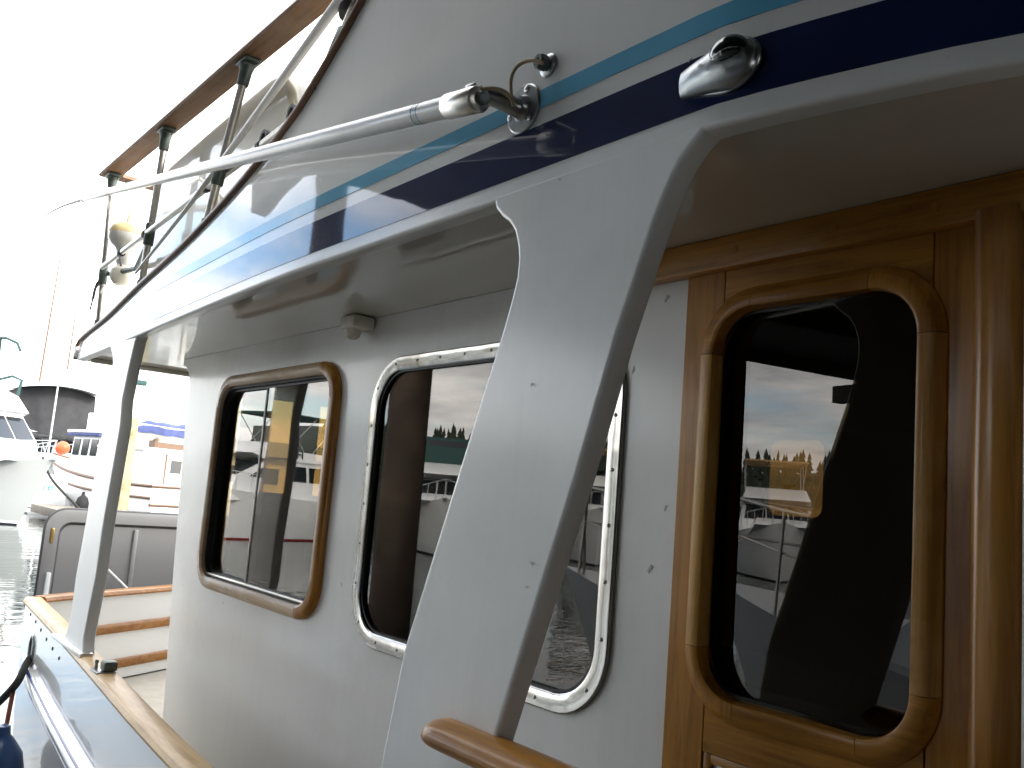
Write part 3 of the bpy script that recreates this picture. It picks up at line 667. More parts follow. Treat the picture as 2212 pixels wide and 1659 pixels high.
# ---- big whip antenna folded down on its ratchet mount
an = link('folded_antenna', None, B); tag(an, 'white whip antenna folded down on a bolted steel ratchet mount')
P0 = PY(1036, 214, .875); P1 = PY(240, 413, 1.02); dv = (P1 - P0).normalized()
k1 = PY(985, 226, .888)
tube('ferrule', [P0, P0 + dv * .003, P0 + dv * .105, P0 + dv * .108], [.021, .0245, .0245, .0215], M['steel2'], an, 20)
tube('mast_tube', [P0 + dv * .10, P0 + dv * .9, P0 + dv * 2.0, P1], [.0212, .0205, .0195, .0180], M['whitep'], an, 18)
for s, c_ in ((.205, 'sky_stripe'), (.216, 'cream'), (.225, 'sky_stripe')):
    tube('colour_band', [P0 + dv * s, P0 + dv * (s + .004)], .0216, M[c_], an, 18)
P2 = PY(180, 431, 1.03); P3 = PY(95, 466, 1.04)
tube('whip_sleeve', [P1 - dv * .01, P1 + dv * .01, P1.lerp(P2, .45), P1.lerp(P2, .9), P2], [.0185, .020, .018, .0125, .011], M['whitep'], an, 14)
lathe('whip_collar', [(.011, -.02), (.014, -.012), (.014, .012), (.008, .02)], P2, P3 - P2, M['steel2'], an, 12)
tube('whip', spline([P2, P2.lerp(P3, .5) + Vector((0, 0, .012)), P3], 6), [.008 - .0045 * i / 12 for i in range(13)], M['whipgrey'], an, 6)
fc = PY(1133, 236, 1.0); fc.y = g(fc.x)
lathe('flange', [(.049, 0), (.049, .003), (.046, .0055), (.026, .007), (.022, .012), (.021, .022), (.0, .024)], fc, (0, -1, 0), M['chrome'], an, 32)
for a in (75, 195, 315):
    lathe('bolt', [(.0065, .004), (.0065, .0075), (.004, .0085), (0, .0085)], fc + Vector((.037 * math.cos(R(a)), 0, .037 * math.sin(R(a)))), (0, -1, 0), M['screw'], an, 12)
kb = fc + Vector((0, -.022, 0)); kc = fc + Vector((-.02, -.058, .008))
tube('ratchet_boss', [fc + Vector((0, -.015, -.004)), kb + Vector((-.004, -.012, 0)), kc, kc + Vector((-.012, -.02, .004))], [.019, .018, .0165, .015], M['chrome'], an, 18)
bm = bmesh.new(); add_box(bm, (0, 0, 0), (.034, .006, .028), .0025); add_box(bm, (0, .014, 0), (.034, .006, .028), .0025)
ko = obj('yoke', bm, M['chrome'], an, 50)
kp = kc + Vector((-.022, -.036, .006)); ko.matrix_local = Matrix.Translation(kp) @ dv.to_track_quat('-X', 'Z').to_matrix().to_4x4() @ Matrix.Translation((0, -.007, 0))
tube('knuckle', [kp + Vector((.02, .02, -.003)), kp, P0 - dv * .012, P0 + dv * .01], [.012, .013, .0125, .012], M['chrome'], an, 14)
tube('cable', spline([P0 + Vector((.01, -.004, .014)), PY(1068, 191, .90), PY(1092, 199, .925), PY(1108, 218, .945), PY(1109, 226, .95), PY(1104, 200, .95), PY(1104, 170, .952), PY(1115, 146, .955), PY(1134, 133, .96), PY(1155, 131, .965), PY(1172, 137, .972)], 6), .0036, M['tanwire'], an, 8)
gc = PY(1186, 142, 1.0); gc.y = g(gc.x)
gl_ = lathe('cable_gland', [(.023, 0), (.023, .003), (.019, .006), (.012, .007), (.012, .010), (0, .010)], gc, (0, -1, 0), M['chrome'], an, 24)
lathe('gland_nut', [(.0145, .010), (.0155, .012), (.0155, .025), (.0125, .029), (.006, .029), (.005, .026), (0, .026)], gc, (0, -1, 0), M['fitting'], an, 8, 20)

# ---- side light in a chrome hood on the navy stripe
nl = link('side_light', None, B); tag(nl, 'chrome teardrop side light with a dark lens')
c0 = PY(1583, 138, 1.0); c0 = Vector((-.822, g(-.822) - .0015, Z(.665)))
def tear(k=1.0):
    pts = []
    for i in range(36):
        a = 2 * math.pi * i / 36; x = math.cos(a); z = math.sin(a)
        r = .043 if x > 0 else .043 - .019 * (-x) ** 1.0
        pts.append((c0.x + (x * (.060 if x > 0 else .090)) * k, c0.z + z * r * k - (.006 * -x if x < 0 else 0)))
    return pts
plate('base', [tear()], c0.y - .006, .010, M['chrome'], nl, .003)
rows = []
for j in range(13):
    s = j / 12; x = -.084 + .138 * s
    rz = .022 + .016 * min(1, s * 1.5); rz *= math.sqrt(max(0, 1 - max(0, (s - .72) / .30) ** 2)); hgt = (.012 + .016 * min(1, s / .55)) * math.sqrt(max(.05, 1 - max(0, (s - .6) / .42) ** 2)) * (.75 + .25 * min(1, s * 8))
    rows.append([(c0.x + x, c0.y - .004 - hgt * math.sin(math.pi * k / 12) ** .8, c0.z - .003 + rz * math.cos(math.pi * k / 12)) for k in range(13)])
bm = bmesh.new(); vr = [[bm.verts.new(p) for p in r] for r in rows]
for a_, b_ in zip(vr, vr[1:]):
    for k in range(12): bm.faces.new((a_[k], a_[k + 1], b_[k + 1], b_[k]))
bm.faces.new(vr[0]); bm.faces.new(vr[-1][::-1])
obj('hood', bm, M['chrome'], nl, 50)
bm = bmesh.new(); bmesh.ops.create_uvsphere(bm, u_segments=20, v_segments=12, radius=1)
bmesh.ops.scale(bm, vec=(.034, .026, .027), verts=bm.verts); bmesh.ops.translate(bm, vec=c0 + Vector((.012, -.012, .012)), verts=bm.verts)
obj('lens', bm, M['lens'], nl, 60)
lathe('hood_screw', [(.004, 0), (.004, .002), (0, .003)], c0 + Vector((-.048, -.030, .016)), (-.35, -.7, .6), M['screw'], nl, 10)

# ---- deck lamp under the overhang
dl = box('deck_lamp', (-2.745, 1.452, Z(.568)), (.10, .085, .045), M['plastic'], B, .010)
lathe('lamp_dome', [(.030, 0), (.029, -.010), (.023, -.026), (.010, -.034), (0, -.036)], (-2.755, 1.445, Z(.5455)), (0, 0, 1), M['plastic'], dl, 18)
# flakes of lifted paint on the cabin side and fin
for i, (u, v, s, y) in enumerate(((1440, 646, 11, YW), (1438, 1096, 10, YW), (1405, 1228, 9, YW), (738, 1262, 7, YW), (738, 1172, 4, YW), (1368, 800, 9, YW), (395, 1265, 4, YW), (482, 1302, 4, YW), (498, 1470, 3, YW), (1210, 388, 4, YF - .002), (1150, 830, 4, YF - .002), (1148, 1216, 6, YF - .002), (1140, 1268, 5, YF - .002))):
    q = PY(u, v, y); r_ = s * .0011; tl = random.uniform(0, 3); pts = [(q.x + r_ * random.uniform(.35, 1.3) * (math.cos(a) * math.cos(tl) - .45 * math.sin(a) * math.sin(tl)), q.z + r_ * random.uniform(.35, 1.3) * (math.cos(a) * math.sin(tl) + .45 * math.sin(a) * math.cos(tl))) for a in (2 * math.pi * k / 9 for k in range(9))]
    f_ = plate('paint_flake', [pts], y - .0012, .001, M['flake'], B)

# ================================================================== things on and beside the yacht
ln = thing('mooring_line', 'dark braided mooring line through the oval hawse hole', 'rope', (-5.4, 1.1, 1.3))
h0 = Vector((-5.30, 1.118, Z(-1.0)))
tube('line', spline([h0 + Vector((.03, .05, .03)), h0, PY(40, 1470, 1.06), PY(15, 1500, 1.03), PY(-25, 1540, 1.0), PY(-120, 1640, .9)], 5), .019, M['rope'], ln, 10)
fd = thing('fender', 'blue vinyl fender hanging on a red brown line beside the hull', 'fender', (-5.6, 1.0, .7))
fq = PY(4, 1600, 1.0)
lathe('fender_body', [(0, -.52), (.05, -.50), (.10, -.44), (.115, -.36), (.115, -.10), (.10, -.03), (.06, .03), (.035, .06), (.03, .10), (0, .11)], (fq.x, fq.y, fq.z - .03), (0, 0, 1), M['bluefender'], fd, 20)
tube('lanyard', spline([(fq.x, fq.y, fq.z + .06), PY(14, 1565, 1.02), PY(20, 1535, 1.03), PY(30, 1485, 1.05)], 4), .011, M['redrope'], fd, 8)
bh = thing('boat_hook', 'silver boat hook pole lashed along the flybridge railing', 'boat hook', (-4.79, 1.08, Z(1.0)))
bq0, bq1 = PY(220, 578, 1.085), PY(668, 236, 1.115)
tube('pole', [bq0, bq0.lerp(bq1, .6), bq1], [.0125, .0135, .0155], M['steel2'], bh, 12)
for s_ in (.14, .30, .62, .84):
    q = bq0.lerp(bq1, s_); d_ = (bq1 - bq0).normalized()
    tube('lashing', [q - d_ * .012, q + d_ * .012], .0185, M['black'], bh, 10)
tube('lashing_tail', spline([bq0.lerp(bq1, .14), bq0.lerp(bq1, .14) + Vector((.03, -.01, -.03)), bq0.lerp(bq1, .14) + Vector((.07, -.01, -.075))], 4), .005, M['black'], bh, 6)

# dinghy stowed on edge behind the transom, its inside towards the cockpit
dg = thing('dinghy', 'white dinghy stowed on edge behind the transom with its inside coloured dark for shade', 'dinghy', (-7.0, 2.7, Z(-1.5)))
DXo = -6.86
def drr(y0, y1, z0, z1, r, x, k=8): return [(x, a, b_) for a, b_ in rrect(y0, y1, z0, z1, r, k)]
oy = (1.43, 4.2, Z(-1.62), Z(-.29), .13)
o1 = drr(*oy, DXo); o2 = drr(oy[0] + .03, oy[1] - .03, oy[2] + .03, oy[3] - .03, .11, DXo + .006); o3 = drr(oy[0] + .085, oy[1] - .085, oy[2] + .085, oy[3] - .085, .08, DXo)
o4 = drr(oy[0] + .10, oy[1] - .1, oy[2] + .1, oy[3] - .1, .08, DXo - .02); o5 = drr(oy[0] + .16, oy[1] - .25, oy[2] + .2, oy[3] - .16, .12, DXo - .38)
e1 = drr(*oy, DXo - .03); e5 = drr(oy[0] + .12, oy[1] - .2, oy[2] + .16, oy[3] - .12, .14, DXo - .42)
loft('shell', [e5, e1, drr(*oy, DXo - .028)], M['rim'], dg, closed=True, caps=True)
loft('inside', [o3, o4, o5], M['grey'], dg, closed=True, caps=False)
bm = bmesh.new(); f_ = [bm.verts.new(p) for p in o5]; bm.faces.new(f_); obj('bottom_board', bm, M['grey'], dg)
loft('rim', [drr(*oy, DXo - .03), o1, o2, o3], M['rim'], dg, closed=True, caps=False)
gr_ = [(oy[0] - .004, DXo)]
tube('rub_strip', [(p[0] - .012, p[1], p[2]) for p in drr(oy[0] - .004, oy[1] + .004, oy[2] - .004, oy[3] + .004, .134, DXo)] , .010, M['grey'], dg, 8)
span('thwart', (DXo - .30, 2.02, oy[2] + .12), (DXo - .01, 2.05, oy[3] - .12), M['rim'], dg, .006)
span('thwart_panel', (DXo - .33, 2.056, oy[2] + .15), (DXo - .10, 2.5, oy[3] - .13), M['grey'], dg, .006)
span('handle', (DXo - .099, 2.07, Z(-.70)), (DXo - .06, 2.38, Z(-.655)), M['rim'], dg, .012)
box('latch', (DXo + .008, 1.475, Z(-.47)), (.012, .022, .10), M['brass'], dg, .004)
box('oarlock', (DXo - .095, 2.23, Z(-.55)), (.012, .06, .08), M['plastic'], dg, .01)
tube('oar', [(DXo - .05, 1.56, Z(-.50)), (DXo - .06, 1.66, Z(-.56)), (DXo - .07, 2.1, Z(-.90)), (DXo - .08, 2.8, Z(-1.45))], [.020, .022, .016, .016], M['fitting'], dg, 10)
tube('paddle_shaft', [(DXo + .04, 1.82, Z(-.66)), (DXo + .0, 2.35, Z(-1.12))], .011, M['whitep'], dg, 8)
span('swim_bracket', (DXo - .02, 1.47, Z(-1.9)), (DXo + .03, 1.50, Z(-.72)), M['gel'], dg, .006)
span('swim_platform', (-7.4, 1.4, Z(-2.05)), (-6.3, 4.6, Z(-1.98)), M['tkstrip'], B, .01)

# ================================================================== covered moorage behind the camera
M['shed'] = plain('dark_shed_timber', (.05, .042, .036), .8, var=.3, vscale=4)
M['shedroof'] = plain('corrugated_roof', (.10, .10, .10), .6, .2, var=.15, vscale=2)
M['piling'] = plain('creosoted_piling', (.075, .055, .04), .85, var=.35, vscale=5, bump=.5, bscale=12)
sh_ = thing('boat_shed', 'open timber boat shed with corrugated roof mirrored in the teak door glass', 'shed', (0, -5, 0))
HR = Z(2.45)
y = -9.6; i = 0
while y < 9.0:
    x0 = -11.5 if y < -4.5 else -7.3 if y < -.3 else -1.9  # unseen stepped ends and forward run, shaped for shade and mirrored sky
    rr = []
    for k in range(7):
        yy = y + 1.2 * k / 6; rr.append((yy, HR + .30 + .018 * (k % 2)))
    loft('roof_sheet', [[(x0, a, b_) for a, b_ in rr] + [(x0, a, b_ + .01) for a, b_ in rr[::-1]], [(40, a, b_) for a, b_ in rr] + [(40, a, b_ + .01) for a, b_ in rr[::-1]]], M['shedroof'], sh_, closed=True)
    y += 1.2; i += 1
for x in [-10.7 + 2.4 * k for k in range(22)]:
    span('rafter', (x - .05, -9.6, HR + .08), (x + .05, -3.7 if x < -7.2 else -.4 if x < -1.8 else 9.0, HR + .295), M['shed'], sh_, 0)
for yb, x0 in ((-9.6, -11.5), (-5.0, -2.0), (-.42, -7.3), (8.9, -1.9)):
    span('eave_beam', (x0, yb - .10, HR - .22), (40, yb + .10, HR + .079), M['shed'], sh_, 0)
for px, py in ((-8.8, -9.6), (-5.8, -9.6), (-5.8, -5.0), (-1.6, -9.6), (5.5, -9.6), (5.5, -.42), (12, -.42), (12, -9.6), (5.5, 8.9), (14, 8.9)):
    tube('piling', [(px, py, -1.5), (px, py, 2.5), (px, py, HR + .2)], [.20, .19, .18], M['piling'], sh_, 16)
span('wall', (9, -9.4, .1), (9.1, -.65, HR - .22), M['shed'], sh_, 0)  # added end wall, out of view, blocks light from forward
span('wall', (-5.9, -9.55, .1), (40, -9.45, HR - .23), M['shed'], sh_, 0)  # added long wall, out of view, darkens the yacht's forward part
pk_ = tube('piling', [(-7.0, -1.30, -1.5), (-7.0, -1.30, 2.5), (-7.0, -1.30, HR + .28)], [.20, .19, .18], M['piling'], None, 16)
tag(pk_, 'dark creosoted piling mirrored in the steel framed window', 'piling')
M['dockwood'] = plain('grey_dock_boards', (.20, .175, .145), .85, var=.2, vscale=3)
tag(span('dock', (-4.2, -.62, .22), (14, .52, .52), M['dockwood']), kind='structure')

# ================================================================== other boats
M['bwhite'] = plain('boat_white', (.72, .73, .73), .35, coat=.4, coatr=.08, var=.03, vscale=.8)
M['bgrey'] = plain('boat_pale_grey', (.42, .43, .42), .35, coat=.4, coatr=.08)
M['bcream'] = plain('boat_cream', (.70, .68, .60), .35, coat=.4)
M['boot_red'] = plain('antifouling_red', (.25, .015, .02), .6)
M['boot_blk'] = plain('antifouling_black', (.012, .014, .016), .6)
M['bglass'] = plain('boat_dark_glass', (.012, .015, .018), .08, spec=.8)
M['canvas_blk'] = plain('black_canvas', (.018, .018, .02), .8, var=.3, vscale=3, bump=.4, bscale=6)
M['canvas_tan'] = plain('tan_canvas', (.36, .24, .11), .85, var=.1, vscale=3)
M['canvas_blue'] = plain('blue_canvas', (.05, .065, .17), .85, var=.25, vscale=2.5, bump=.5, bscale=4)
M['canvas_green'] = plain('green_canvas', (.02, .06, .055), .85)
M['canvas_white'] = plain('white_canvas', (.65, .65, .62), .8)
M['brown'] = plain('brown_rub_strake', (.12, .065, .035), .6)
M['orange'] = plain('orange_buoy_vinyl', (.75, .10, .03), .45)
M['alu'] = plain('aluminium_spar', (.55, .56, .57), .35, .7)
M['tin'] = plain('grey_tin_roof', (.30, .31, .31), .7)
M['yellowwood'] = plain('weathered_piling', (.36, .31, .18), .85, var=.3, vscale=1.5, dirt=(.10, .09, .03), dirts=1.2, dirta=.8)

def hull_loft(Lh, Bm, fa_, fbow, mats, parent, name='hull', knuckle=.55, strake=None, double=False):
    rows = []; ns = 22
    for i in range(ns + 1):
        s = i / ns
        b_ = 1 - max(0, (s - .35) / .65) ** 2.3
        if s < .35: b_ *= 1 - (.10 if not double else .75) * ((.35 - s) / .35) ** (2 if not double else 2.5)
        b_ = max(b_, .012) * Bm / 2
        zd = fa_ + (fbow - fa_) * s ** 2.2 + (.25 * (1 - s / .3) ** 2 if double and s < .3 else 0)
        x = -Lh / 2 + s * Lh
        fl = s ** 2.5
        def pt(f, k, rake): return (x - rake * fl * Lh * .09, f * b_ * (1 - k * fl), None)
        half = [(x, b_, zd), (x - .02 * fl * Lh, b_ * (1 - .16 * fl), zd * .80), (x - .055 * fl * Lh, b_ * (.97 - .35 * fl), zd * .38), (x - .085 * fl * Lh, b_ * (.93 - .5 * fl), .16), (x - .09 * fl * Lh, b_ * (.92 - .52 * fl), .06), (x - .11 * fl * Lh, b_ * (.8 - .6 * fl), -.5)]
        rows.append([(a, -c_, z) for a, c_, z in half] + [(a, c_, z) for a, c_, z in half[::-1]])
    n = 12; mi = [0, 0, 0, 1, 2, 2, 2, 1, 0, 0, 0, 0]
    return loft(name, rows, mats, parent, closed=True, caps=True, mats=mi)
def deck_edge(Lh, Bm, fa_, fbow, s):
    b_ = 1 - max(0, (s - .35) / .65) ** 2.3
    if s < .35: b_ *= 1 - .10 * ((.35 - s) / .35) ** 2
    return Vector((-Lh / 2 + s * Lh, max(b_, .012) * Bm / 2, fa_ + (fbow - fa_) * s ** 2.2))
def house(name, prof, wb, wt, mat, parent):
    """prof: (x,z) side outline, first two points at the base; width narrows from wb at the lowest to wt at the highest point"""
    z0 = min(p[1] for p in prof); z1 = max(p[1] for p in prof)
    wdt = lambda z: wb + (wt - wb) * (z - z0) / (z1 - z0)
    return loft(name, [[(x, -wdt(z) / 2, z) for x, z in prof], [(x, wdt(z) / 2, z) for x, z in prof]], mat, parent, closed=True)
def side_windows(parent, quads, wfun, mat):
    for q in quads:
        for s in (-1, 1): panel('window', [(x, s * (wfun(z) / 2 + .012), z) for x, z in q], .012, mat, parent)
def cruiser(label, loc, rot, Lh=12, Bm=4, fa_=1.2, fb_=2.1, top='bimini', canvas='canvas_tan', hullm='bwhite', boot='boot_blk', fly=True, name='motor_cruiser', group='cruisers moored along the far dock'):
    o = thing(name, label, 'boat', loc, rot, group, world=False)
    hull_loft(Lh, Bm, fa_, fb_, [M[hullm], M['bwhite'], M[boot]], o)
    zd = fa_ + .15; L2 = Lh / 2
    w0, w1 = Bm * .80, Bm * .66
    pr = [(-L2 * .75, zd - .2), (L2 * .38, zd - .2), (L2 * .30, zd + .75), (L2 * .02, zd + 1.55), (-L2 * .75, zd + 1.55)]
    house('cabin', pr, w0, w1, M['bwhite'], o)
    wf = lambda z: w0 + (w1 - w0) * (z - zd + .2) / 1.75
    side_windows(o, [[(-L2 * .70, zd + .7), (-L2 * .35, zd + .7), (-L2 * .35, zd + 1.35), (-L2 * .70, zd + 1.35)], [(-L2 * .32, zd + .7), (L2 * .20, zd + .78), (L2 * .02, zd + 1.35), (-L2 * .32, zd + 1.35)]], wf, M['bglass'])
    for k in range(3):
        a, b_ = -.46 + .31 * k, -.46 + .31 * k + .29
        def fp(f, y): # point on the raked windscreen
            x = L2 * .30 + (L2 * .02 - L2 * .30) * f; z = zd + .75 + .8 * f; return (x + .02, y * wf(z) * .98, z + .015)
        panel('window', [fp(.08, a), fp(.08, b_), fp(.86, b_), fp(.86, a)], .012, M['bglass'], o)
    house('foredeck', [(L2 * .30, zd - .3), (L2 * .84, fb_ - .15), (L2 * .70, fb_ + .12), (L2 * .31, zd + .62)], w0 * .8, w0 * .55, M['bwhite'], o)
    if fly:
        house('flybridge', [(-L2 * .78, zd + 1.55), (L2 * .08, zd + 1.55), (L2 * .17, zd + 1.75), (L2 * .0, zd + 2.25), (-L2 * .10, zd + 2.3), (-L2 * .14, zd + 2.0), (-L2 * .78, zd + 1.95)], w1 * 1.05, w1 * .9, M['bwhite'], o)
        zt_ = zd + 2.0
    else: zt_ = zd + 1.3
    if top == 'bimini':
        bm = bmesh.new(); add_box(bm, (-L2 * .35, 0, zt_ + 1.55), (L2 * .62, w1, .09), .04); obj('bimini', bm, M[canvas], o)
        bm = bmesh.new()
        for s in (-1, 1):
            for xa, xb in ((-L2 * .62, -L2 * .4), (-L2 * .10, -L2 * .32), (-L2 * .4, -L2 * .15)): add_tube(bm, [(xb, s * w1 * .45, zt_ - .02), (xa, s * w1 * .47, zt_ + 1.52)], .02, 6)
        obj('bimini_frame', bm, M['alu'], o)
    if top == 'enclosure':
        house('enclosure', [(-L2 * .72, zt_ - .05), (L2 * .0, zt_ + .25), (-L2 * .10, zt_ + 1.45), (-L2 * .66, zt_ + 1.5)], w1 * .95, w1 * .8, M[canvas], o)
        panel('clear_panel', [(-L2 * .02 + .02, -w1 * .36, zt_ + .35), (-L2 * .02 + .02, w1 * .36, zt_ + .35), (-L2 * .09 + .02, w1 * .34, zt_ + 1.3), (-L2 * .09 + .02, -w1 * .34, zt_ + 1.3)], .01, M['bglass'], o)
    if top == 'arch':
        bm = bmesh.new()
        for s in (-1, 1): add_tube(bm, [(-L2 * .45, s * w1 * .5, zt_), (-L2 * .55, s * w1 * .48, zt_ + .7), (-L2 * .66, s * w1 * .40, zt_ + 1.2)], .12, 8)
        add_box(bm, (-L2 * .66, 0, zt_ + 1.22), (.4, w1 * .85, .14), .05); obj('radar_arch', bm, M['bwhite'], o)
        lathe('radar_dome', [(.26, 0), (.30, .05), (.30, .15), (.2, .24), (0, .26)], (-L2 * .66, 0, zt_ + 1.29), (0, 0, 1), M['bwhite'], o, 16)
        tube('aerial', [(-L2 * .66, w1 * .3, zt_ + 1.25), (-L2 * .76, w1 * .3, zt_ + 4.2)], [.02, .008], M['alu'], o, 6)
    # bow rail
    for s in (-1, 1):
        bm = bmesh.new(); pts = []
        for k in range(9):
            e_ = deck_edge(Lh, Bm, fa_, fb_, .55 + .44 * k / 8); e_.y = max(e_.y - .08, .02) * s; pts.append(e_ + Vector((.05 * (k / 8) * 3, 0, .72)))
            add_tube(bm, [e_, pts[-1]], .016, 6)
        add_tube(bm, pts, .018, 6); obj('bow_rail', bm, M['alu'], o)
    for s in (-1, 1):
        for k in range(3):
            e_ = deck_edge(Lh, Bm, fa_, fb_, .60 + .09 * k)
            lathe('porthole', [(.11, 0), (.11, .02), (.07, .02), (0, .015)], (e_.x - .06, s * (e_.y * .93), e_.z * .83), (.12, s, .1), M['bglass'], o, 12)
    lathe('anchor_fairlead', [(.09, 0), (.09, .3), (.05, .34), (0, .35)], (L2 - .2, 0, fb_ - .02), (1, 0, .1), M['alu'], o, 10)
    return o

# --- boats in direct view, far off the stern
# big white cruiser, bow to the right
bc = cruiser('big white cruiser with dark boot stripe beside the float dock', (-42.7, 3.8, 0), R(35), 13.5, 4.4, 1.9, 2.55, 'none', hullm='bgrey', group=None, fly=False)
house('pilothouse', [(-2, 1.9), (4.6, 2.2), (4.35, 3.2), (3.6, 4.15), (3.9, 4.3), (3.3, 4.95), (2.2, 5.35), (-2, 5.4)], 3.3, 2.6, M['bwhite'], bc)
for k in range(3):
    a, b_ = -1.42 + .97 * k, -1.42 + .97 * k + .87
    panel('window', [(4.38, a, 3.22), (4.38, b_, 3.22), (3.70, b_ * .96, 4.08), (3.70, a * .96, 4.08)], .015, M['bglass'], bc)
for s_ in (-1, 1): panel('window', [(1.0, s_ * 1.50, 3.2), (4.1, s_ * 1.50, 3.2), (3.5, s_ * 1.41, 4.1), (1.0, s_ * 1.41, 4.1)], .03, M['bglass'], bc)
bm = bmesh.new()
add_tube(bm, [(-1.5, 1.2, 7.3), (2.4, 1.2, 7.3), (3.0, 1.2, 7.1), (3.2, 1.2, 6.8)], .06, 8); add_tube(bm, [(2.2, 1.2, 5.3), (2.1, 1.2, 7.25)], .06, 8); add_tube(bm, [(1.2, 1.25, 5.35), (3.0, 1.2, 5.75), (3.5, 1.2, 5.6), (3.4, 1.2, 5.0)], .06, 8)
obj('hardtop_frame', bm, M['canvas_green'], bc)
lathe('anchor', [(.05, -.3), (.28, -.22), (.30, .0), (.15, .2), (0, .25)], (4.6, -1.35, 2.05), (.4, -1, 0), M['alu'], bc, 10)
# cruiser with black canvas enclosure behind it
ce = cruiser('white cruiser with long black canvas enclosure behind the big cruiser', (-64.0, 12.9, 0), R(0), 11, 4.4, 1.3, 2.0, 'none', group=None)
ce.scale = (1.36, 1.36, 1.36)
rows = []
for k in range(13):
    s = k / 12; y_ = -1.75 + 3.5 * s; bow_ = 1 - (2 * s - 1) ** 2
    rows.append([(-3.5, y_, 3.15), (.55 + .5 * bow_, y_ * .98, 3.2 - .25 * s), (.25 + .5 * bow_, y_ * .93, 5.15 + .22 * bow_), (-3.5, y_ * .93, 5.2 + .22 * bow_)])
loft('black_enclosure', rows, M['canvas_blk'], ce, closed=True)
rows = []
for k in range(13):
    s = k / 12; y_ = -1.8 + 3.6 * s; bow_ = 1 - (2 * s - 1) ** 2
    rows.append([(-3.6, y_, 5.2 + .22 * bow_), (1.0 + .5 * bow_, y_ * .98, 5.16 + .22 * bow_), (.95 + .5 * bow_, y_ * .97, 5.30 + .24 * bow_), (-3.6, y_, 5.36 + .24 * bow_)])
loft('hard_roof', rows, M['bwhite'], ce, closed=True)
lathe('radar_dish', [(.05, 0), (.05, .55), (.45, .60), (.45, .74), (.3, .80), (0, .82)], (0, .2, 5.5), (0, 0, 1), M['bwhite'], ce, 14)
tube('aerial', [(.2, -.9, 5.5), (.2, -.8, 11.8)], [.055, .03], M['brown'], ce, 6)
tube('aerial', [(-.2, .3, 6.3), (-.2, .3, 9.6)], [.05, .025], M['brown'], ce, 6)

# white wooden trawler with brown strakes, bow to the left, along the float dock
tw = thing('wooden_trawler', 'white wooden trawler with brown strakes lying stern towards the piling', 'boat', (-47.85, 12.7, 0), R(194), world=False)
LT, BT = 13.2, 4.0
hull_loft(LT, BT, 1.75, 2.95, [M['bwhite'], M['bwhite'], M['boot_red']], tw)
for s_ in (-1, 1):
    for fr, r_ in ((0, .07), (.62, .06)):
        pts = []
        for k in range(23):
            sN = k / 22; e_ = deck_edge(LT, BT, 1.75, 2.95, sN); fl = sN ** 2.5
            pts.append((e_.x - .055 * fl * LT * fr * .9, s_ * e_.y * (1 - .22 * fl * fr * 1.3), e_.z * (1 - .62 * fr * .75) + (.02 if fr == 0 else 0)))
        tube('strake', pts, r_, M['brown'], tw, 6)
for zz_ in (1.77, .95): tube('strake', [(-6.62, -1.84, zz_), (-6.62, 1.84, zz_)], .065, M['brown'], tw, 6)
bm = bmesh.new()
for s_ in (-1, 1):
    vs0 = []
    for k in range(23):
        sN = k / 22; e_ = deck_edge(LT, BT, 1.75, 2.95, sN); vs0.append((bm.verts.new((e_.x, s_ * e_.y, e_.z)), bm.verts.new((e_.x + .1 * sN ** 3, s_ * e_.y * 1.01, e_.z + .38 - .1 * sN))))
    for a_, b_ in zip(vs0, vs0[1:]): bm.faces.new((a_[0], b_[0], b_[1], a_[1]))
bmesh.ops.solidify(bm, geom=bm.faces[:], thickness=.05)
obj('bulwark', bm, M['bwhite'], tw)
house('pilothouse', [(-.8, 1.9), (2.0, 2.0), (1.95, 4.05), (-.8, 4.05)], 2.7, 2.5, M['bwhite'], tw)
span('pilothouse_roof', (-1.0, -1.5, 4.055), (2.3, 1.5, 4.20), M['bwhite'], tw, .05)
span('roof_box', (-.4, -1.0, 4.205), (1.4, 1.0, 5.1), M['bwhite'], tw, .05)
span('visor', (-.9, 1.30, 3.90), (2.2, 1.52, 4.04), M['canvas_blue'], tw, .03)
for k in range(3): panel('window', [(-.5 + .85 * k, 1.32, 2.95), (.08 + .85 * k, 1.32, 2.95), (.08 + .85 * k, 1.28, 3.75), (-.5 + .85 * k, 1.28, 3.75)], .03, M['bglass'], tw)
house('deckhouse', [(-4.8, 1.8), (-.85, 1.9), (-.85, 3.35), (-4.8, 3.35)], 2.9, 2.75, M['bwhite'], tw)
span('deckhouse_roof', (-5.1, -1.6, 3.355), (-1.01, 1.6, 3.50), M['bwhite'], tw, .05)
for x0_ in (-4.0, -3.1):
    fr_ = panel('window', [(x0_, 1.455, 2.25), (x0_ + .7, 1.455, 2.25), (x0_ + .7, 1.43, 3.0), (x0_, 1.43, 3.0)], .02, M['bglass'], tw)
    panel('frame', [(x0_ - .06, 1.45, 2.17), (x0_ + .76, 1.45, 2.17), (x0_ + .76, 1.447, 2.24), (x0_ - .06, 1.447, 2.24)], .03, M['bcream'], fr_)
panel('deckhouse_door', [(-4.82, -.75, 1.85), (-4.82, .15, 1.85), (-4.82, .15, 3.22), (-4.82, -.75, 3.22)], .02, M['bcream'], tw)
panel('door_edge', [(-4.83, .16, 1.85), (-4.83, .23, 1.85), (-4.83, .23, 3.24), (-4.83, .16, 3.24)], .02, M['brown'], tw)
panel('door_window', [(-4.845, -.62, 2.4), (-4.845, -.05, 2.4), (-4.845, -.05, 3.0), (-4.845, -.62, 3.0)], .006, M['bglass'], tw)
bm = bmesh.new(); bmesh.ops.create_uvsphere(bm, u_segments=18, v_segments=12, radius=.36)
bu = obj('buoy', bm, M['orange']); bu.location = (-52.3, 11.15, 3.28)
